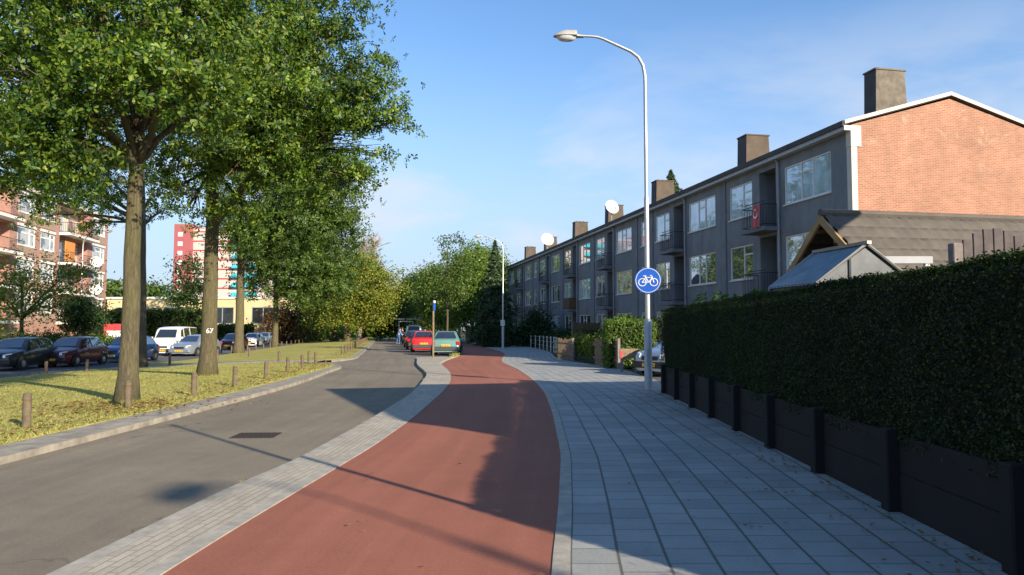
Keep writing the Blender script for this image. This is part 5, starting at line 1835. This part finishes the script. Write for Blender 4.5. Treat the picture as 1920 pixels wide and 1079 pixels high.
# planting before the block
far_tree(40, 0, [(30, 520, 1.6, 0), (80, 520, 1.6, 0), (0, 550, 1.5, -1), (60, 560, 1.6, -1), (120, 540, 1.3, 0), (100, 570, 1.1, -1), (160, 520, .9, 1), (20, 590, 1.0, -2), (-40, 530, 1.8, 0), (135, 510, .8, 0)], .14, 6000, .17, M_LEAFG, 'spreading light green small tree before the brick apartment block', 121, depth=42, bark=M_BARKD, clump=.45)
far_tree(157, 0, [(157, 590, 1.15, 0), (150, 598, .9, -.3), (168, 598, .9, -.3), (157, 578, .8, 0)], .1, 7000, .16, M_LEAFD, 'small round dark clipped tree before the brick apartment block', 122, depth=46, bark=M_BARKD, clump=.25)
for px, dd, lab, sd, mt in ((40, 40, 'shrub bed behind the black car', 131, M_LEAFM), (105, 43, 'dense green shrub behind the maroon car', 132, M_LEAFM), (185, 47, 'low green shrub behind the blue car', 133, M_LEAFG), (-40, 38, 'shrub at the far left behind the black car', 134, M_LEAFM)):
    p = at(px, HZ, dd)
    shrub(lab, (p.x, dd, -.24), [(0, 0, .7, .8), (1.2, .2, .6, .7), (-1.2, 0, .65, .75), (.3, -.4, .95, .5)], 5000, .16, mt, sd)
# red notice board
p = at(216, HZ, 52)
rt = thing('notice_board', 'red framed notice board left of the mossy trunk', 'notice board', (p.x, 52, -.24), R(20))
m = MB(); m.bbox(-.75, .75, -.05, .05, .5, 2.1, .02); m.build('panel', M_REDP, rt)
m = MB(); m.box(-.55, .55, -.06, -.052, .7, 1.6); m.build('sheet', M_WHITE, rt)
for x in (-.6, .55):
    m = MB(); m.box(x, x + .06, -.03, .03, -.1, .5); m.build('leg', M_STEELP, rt)

# ------------------------------------------------------------------ yellow low building and the tower
yb = thing('school_building', 'low flat-roofed yellow building beyond the parking road', 'building', (at(199, HZ, 104).x, 104, -.3), R(-3))
LB, HB = 25.5, 6.2
m = MB(); hs_ = []
xs_ = [1.2, 8.5, 15.5, 21.5]
for x in xs_: hs_.append((x, x + 3.4, 2.6, 5.0, .1))
m.M = Matrix.Rotation(PI, 4, 'Z') @ Matrix.Translation((-LB, 0, 0))
wall_mesh(m, 0, LB, 1.9, HB, [(LB - h[1], LB - h[0], h[2], h[3], h[4]) for h in hs_])
m.M = None
m.add([(0, 0, 0), (0, 8, 0), (0, 8, HB), (0, 0, HB)], [(0, 1, 2, 3)]); m.add([(LB, 0, 0), (LB, 8, 0), (LB, 8, HB), (LB, 0, HB)], [(3, 2, 1, 0)])
m.build('wall', M_YWALL, yb)
m = MB(); m.box(0, LB, -.02, .3, -.2, 1.88); m.build('plinth', M_BRICK2, yb)
m = MB(); m.box(-.2, LB + .2, -.2, 8.2, HB + .003, HB + .28); m.build('roof', M_WHITE, yb)
for x in xs_:
    m = MB()
    for q in (x, x + 1.65, x + 3.3): m.box(q, q + .1, .02, .1, 2.6, 5.0)
    m.box(x + .1, x + 3.3, .02, .1, 2.6, 2.7); m.box(x + .1, x + 3.3, .02, .1, 4.9, 5.0)
    f = m.build('window', M_PIPE, yb)
    q = MB(); q.add([(x + .05, .08, 2.65), (x + 3.35, .08, 2.65), (x + 3.35, .08, 4.95), (x + .05, .08, 4.95)], [(0, 1, 2, 3)]); q.build('pane', M_CARGL, f)

TY = 215
tx0, tx1 = at(325, HZ, TY).x, at(485, HZ, TY).x
tower = thing('apartment_tower', 'tall apartment tower with red stripes and cyan balconies', 'tower block', (tx0, TY, -.3), 0)
TWd = tx1 - tx0
NF, FH = 11, 2.85
HT = NF * FH + 1.0
k1 = 5.3
m = MB(); m.box(k1 + .01, TWd, 0, 14, 0, HT); m.build('wall', simple('tower_pale', (.56, .46, .42), .8, var=.06), tower)
m = MB(); m.box(0, k1, -1.2, 12, 0, HT + 1.2); m.build('stair_shaft', simple('tower_red', (.36, .10, .11), .7, var=.1), tower)
for fz in range(NF):
    z = fz * FH + .4
    m = MB(); m.box(k1 + .02, k1 + 12, -.12, -.005, z + FH - .55, z + FH - .2); m.build('stripe', M_REDP, tower)
    for x in (k1 + 1.2, k1 + 5.2):
        m = MB(); m.box(x, x + 2.6, -.06, -.004, z + .9, z + 2.2); f = m.build('window', M_WHITE, tower)
        q = MB(); q.add([(x + .15, -.07, z + 1.0), (x + 2.45, -.07, z + 1.0), (x + 2.45, -.07, z + 2.1), (x + .15, -.07, z + 2.1)], [(0, 1, 2, 3)]); q.build('pane', M_PANEL, f)
    m = MB(); m.box(k1 + 12.3, TWd - .2, -1.4, -.004, z - .1, z + .1); m.box(k1 + 12.3, TWd - .2, -1.45, -1.36, z + .102, z + 1.15); m.build('balcony', M_CYAN, tower)
    m = MB(); m.box(1.2, 2.6, -1.26, -1.204, z + .9, z + 2.2); m.build('window', M_WHITE, tower)
p = at(262, HZ, 60)
hedge_box('tall green hedge in front of the yellow building', at(200, HZ, 75).x, at(372, HZ, 75).x, 75, 76.2, 3.4, 9000, .3, M_LEAFM, 141, bump_=.12)
hedge_box('low hedge beside the tower foot behind the dark red car', at(380, HZ, 84).x, at(470, HZ, 84).x, 84, 85, 1.9, 4000, .3, M_LEAFM, 142, bump_=.12)
far_tree(350, 0, [(352, 520, 2.4, 0), (345, 545, 2.2, 0), (362, 545, 2.0, 0), (338, 560, 1.5, 0), (352, 495, 1.5, 0), (366, 565, 1.6, 0)], .18, 2600, .4, M_LEAFD, 'thin sparse dark tree before the red tower shaft', 123, depth=95, bark=M_BARKD, clump=.6, shell=.2, per=12)
for px, dd, lab, sd in ((210, 135, 'trees showing above the yellow building roof', 151), (285, 150, 'single round tree behind the yellow building', 152)):
    far_tree(px, 0, [(px - 8, 567, 4.0, 0), (px + 10, 560, 3.4, 0), (px, 580, 4, 0)], .3, 4000, .8, M_LEAFM, lab, sd, depth=dd, bark=M_BARKD)

# ------------------------------------------------------------------ portal and people at the far end of the bay
gp_ = at(748, HZ, 100)
pt = thing('portal_frame', 'white goal-shaped steel portal beyond the parked vans', 'portal', (gp_.x, 100, ROADZ), R(9))
for x in (0, 1.9):
    m = MB(); m.box(x - .07, x + .07, -.07, .07, -.1, 2.6); m.build('post', M_WHITE, pt)
m = MB(); m.box(-.071, 1.971, -.072, .072, 2.603, 2.75); m.build('crossbar', M_WHITE, pt)
m = MB(); m.box(-.5, 3.2, .1, .2, 2.95, 3.1); m.lathe([(.28, .05), (.28, .1)], 18, 'y', (2.9, 0, 3.05)); m.build('arm', M_WHITE, pt)


def person(label, loc, rotz, H, top, legs, lean=.0):
    rt = thing('person', label, 'person', loc, rotz)
    k = H / 1.75

    def skin(name, pts, edges, rad, mat, parent):
        me = bpy.data.meshes.new(name)
        me.from_pydata([tuple(c * k for c in p) for p in pts], edges, [])
        me.materials.append(mat)
        o = bpy.data.objects.new(name, me); C.objects.link(o); o.parent = parent
        sk = o.modifiers.new('skin', 'SKIN')
        for v, r in zip(me.skin_vertices[0].data, rad): v.radius = (r * k, r * k)
        me.skin_vertices[0].data[0].use_root = True
        sb = o.modifiers.new('sub', 'SUBSURF'); sb.levels = 1; sb.render_levels = 2
        sk.use_smooth_shade = True
        return o
    ly = lean
    pts = [(0, 0, .95), (0, .02 + ly * .3, 1.15), (0, ly * .7, 1.38), (0, ly, 1.5), (0, ly + .02, 1.6), (0, ly + .02, 1.72),
           (.10, 0, .88), (.11, .10, .5), (.11, .02, .09), (.11, .15, .05), (-.10, 0, .88), (-.11, -.06, .5), (-.11, -.16, .1), (-.11, -.02, .05),
           (.20, ly * .8, 1.40), (.25, ly + .02, 1.12), (.22, ly + .2, .95), (.20, ly + .27, .90), (-.20, ly * .8, 1.40), (-.26, ly - .02, 1.12), (-.24, ly + .1, .88), (-.23, ly + .14, .80)]
    ed = [(0, 1), (1, 2), (2, 3), (3, 4), (4, 5), (0, 6), (6, 7), (7, 8), (8, 9), (0, 10), (10, 11), (11, 12), (12, 13), (2, 14), (14, 15), (15, 16), (16, 17), (2, 18), (18, 19), (19, 20), (20, 21)]
    rad = [.13, .125, .13, .055, .095, .07, .085, .055, .042, .035, .085, .055, .042, .035, .06, .045, .035, .04, .06, .045, .035, .04]
    body = skin('body', pts, ed, rad, M_SKIN, rt)
    skin('shirt', [pts[i] for i in (0, 1, 2, 14, 15, 16, 18, 19, 20)], [(0, 1), (1, 2), (2, 3), (3, 4), (4, 5), (2, 6), (6, 7), (7, 8)], [.155, .15, .155, .085, .068, .05, .085, .068, .05], top, rt)
    skin('trousers', [pts[i] for i in (0, 6, 7, 8, 10, 11, 12)], [(0, 1), (1, 2), (2, 3), (0, 4), (4, 5), (5, 6)], [.15, .11, .078, .065, .11, .078, .065], legs, rt)
    m = MB(); vv = []
    m.lathe([(.02, .125), (.07, .11), (.105, .06), (.112, 0), (.10, -.05)], 12, 'z', (0, ly - .01, 1.68)); m.v = [tuple(c * k for c in p) for p in m.v]
    m.build('hair', M_HAIR, rt, smooth=2)
    m = MB()
    for s in (-1, 1): m.lathe([(.006, -.006), (.012, 0), (.006, .006)], 6, 'y', (s * .035, ly + .105, 1.655))
    m.lathe([(.016, 0), (.005, .03)], 6, 'y', (0, ly + .105, 1.62)); m.v = [tuple(c * k for c in p) for p in m.v]
    m.build('face', M_HAIR, rt)
    return rt


g = at(747, HZ, 74); person('person in a light blue shirt and jeans bending towards a parked van', (g.x, g.y, ROADZ), R(-60), 1.72, M_SHIRT, M_JEANS, .16)
g = at(755, HZ, 74.5); person('person in dark clothes standing beside the person in blue', (g.x, g.y, ROADZ), R(80), 1.74, M_COATD, M_COATD, .04)

# ------------------------------------------------------------------ out-of-frame shadow casters; the canopy is an added one
H6 = 5.6
LS = H6 / TAN
def back(px, py, l=LS):
    g = G(px, py, 0); return Vector((g.x, g.y)) - SH * l
cA, cB, cC = back(932, 812), back(745, 789), back(615, 725)
cD = back(955, 719)
can = thing('shadow_canopy', 'unseen flat canopy on posts added to cast the shadow on road and path', 'canopy', (cC.x, cC.y, 0))  # unseen slab added and shaped only for its shadow on the road
m = MB()
m.prism([(p.x - cC.x, p.y - cC.y) for p in (cA, cD, cC, cB)], H6 - .12, H6)
m.build('roof', M_ROOFD, can)
for q in (cB + Vector((.12, .12)), cA + Vector((-.1, .3))):
    m = MB(); q = q - cC; m.tube([(q.x, q.y, 0), (q.x, q.y, H6 - .122)], .06, 8); m.build('post', M_STEELP, can)
pq = Vector((HX(2.35) + .1, 2.35))
fp = thing('garden_pole', 'slim grey pole at the near end of the hedge', 'pole', (pq.x - .1, pq.y, 0))
tip = G(365, 800, ROADZ); base_s = G(870, 938, 0)
m = MB()
Lp = (Vector((tip.x, tip.y)) - Vector((pq.x, pq.y))).length
m.tube([(0, 0, -.1), (0, 0, Lp * TAN)], [.04, .035], 10); m.lathe([(.05, 0), (.06, .04), (.02, .1)], 10, 'z', (0, 0, Lp * TAN)); m.build('shaft', M_STEELP, fp)
shrub('loose bush growing at the near end of the hedge', (3.35, 1.15, 0), [(0, 0, .75, .55), (.1, -.8, .75, .5), (-.1, .55, .85, .35), (0, -.3, 1.1, .3), (.1, -1.5, .8, .5)], 7000, .08, M_LEAFG, 161)

# ------------------------------------------------------------------ grass blades and fallen leaves
rng = np.random.default_rng(77)


def blades(name, n, ya, yb, pw, size, mat, fr=isl1_r, edge=False):
    y = ya + (yb - ya) * rng.random(n) ** pw
    xr = np.array([fr(v) for v in y]); xl = np.array([x_park(v) for v in y])
    if edge: x = xr - np.abs(rng.normal(0, .9, n)) - .02
    else: x = xr - rng.random(n) ** 1.3 * (xr - xl)
    z = np.array([gz(a, c) for a, c in zip(x, y)]) + .03
    return np.stack([x, y, z], 1)


P = blades('grass', 60000, 7.5, 31, 1.5, .06, M_BLADE)
n = len(P)
a = rng.random(n) * 6.283; h = rng.uniform(.015, .045, n); w = .006
tall = []                                            # tufts the mower misses: by posts, trunks and the kerb
for (px, py) in near:
    g = G(px, py)
    for _ in range(60): tall.append((g.x + rng.normal(0, .09), g.y + rng.normal(0, .09)))
for g in (g1, g2):
    for _ in range(500):
        t_ = rng.random() * 6.283; r_ = rng.uniform(.24, .42)
        tall.append((g.x + math.cos(t_) * r_, g.y + math.sin(t_) * r_))
for _ in range(2600):
    y = 7.5 + 23 * rng.random() ** 1.3
    if math.sin(y * 2.3) + math.sin(y * 5.1 + 1) > -.6: tall.append((isl1_r(y) - abs(rng.normal(0, .08)) + .03, y))
for _ in range(1800):
    y = 8 + 20 * rng.random() ** 1.3; x = isl1_r(y) - rng.random() * 9
    if math.sin(x * 1.7 + y) * math.sin(y * 1.1 - x * .6) > .35: tall.append((x, y))
T_ = np.array([(x, y, gz(x, y) + .03) for x, y in tall])
P = np.concatenate([P, T_]); n = len(P)
a = rng.random(n) * 6.283
h = np.concatenate([h, rng.uniform(.035, .085, len(T_))])
lean = rng.normal(0, .02, (n, 2)); lean[-len(T_):] *= 1.8
V = np.empty((n, 3, 3))
V[:, 0] = P + np.stack([np.cos(a) * w, np.sin(a) * w, np.zeros(n)], 1)
V[:, 1] = P - np.stack([np.cos(a) * w, np.sin(a) * w, np.zeros(n)], 1)
V[:, 2] = P + np.stack([lean[:, 0], lean[:, 1], h], 1)
o = np_mesh('grass', V.reshape(-1, 3), np.arange(3 * n).reshape(n, 3), M_BLADE)
tag(o, 'short dry grass blades on the near lawn', 'grass', kind='stuff')
P = np.concatenate([blades('a', 1500, 8, 31, 1.3, .07, M_LITTER, edge=True), blades('b', 600, 8, 31, 1.2, .07, M_LITTER), blades('c', 900, 34, 70, 1.0, .07, M_LITTER, fr=isl2_r, edge=True)])
g = np.array(G(240, 762)[:])
q = np.stack([g[0] + rng.normal(0, .9, 700), g[1] + rng.normal(-.3, .7, 700), np.zeros(700)], 1); q[:, 2] = .03
P = np.concatenate([P, q]); P[:, 2] += .025
o = leaf_obj('fallen_leaves', P, .072, M_LITTER, None, 78, up=2.5)
tag(o, 'brown autumn leaves littering the lawn edges', 'leaves', kind='stuff')
pts = []
for k in range(270):
    y = 3.5 + 20 * rng.random() ** 1.4
    t = rng.random()
    x = (x_walkr(y) - .1 - abs(rng.normal(0, .7))) if t < .88 else x_pathr(y) - rng.random() * 2.2
    pts.append((x, y, .02))
for k in range(190):
    y = 3 + 13 * rng.random() ** 1.2
    pts.append((HX(y) - .11 - abs(rng.normal(0, .07)), y, .015))
for cx, cy, k in ((1420, 922, 7), (1262, 772, 14), (1410, 990, 5)):
    g = G(cx, cy, 0)
    for _ in range(k): pts.append((g.x + rng.normal(0, .12), g.y + rng.normal(0, .08), .02))
o = leaf_obj('scattered_leaves', np.array(pts), .044, M_LITTER, None, 79, up=3)
tag(o, 'few dry leaves lying on the pavement and cycle path', 'leaves', kind='stuff')
# weeds in the kerb joints and verge
pts = []
for k in range(260):
    y = 3.5 + 22 * rng.random(); x = x_strip(y) - .02 + rng.normal(0, .015)
    if math.sin(y * 3.1) + math.sin(y * 1.3) > .9: pts.append((x, y, ROADZ + .03 + .05 * rng.random()))
for k in range(600): pts.append((rng.uniform(-3.3, -2.9), rng.uniform(37.4, 44), .05 + .1 * rng.random()))
o = leaf_obj('kerb_weeds', np.array(pts), .07, M_BLADE, None, 80, up=.2, aspect=.25)
tag(o, 'thin weeds growing along the kerb', 'weeds', kind='stuff')
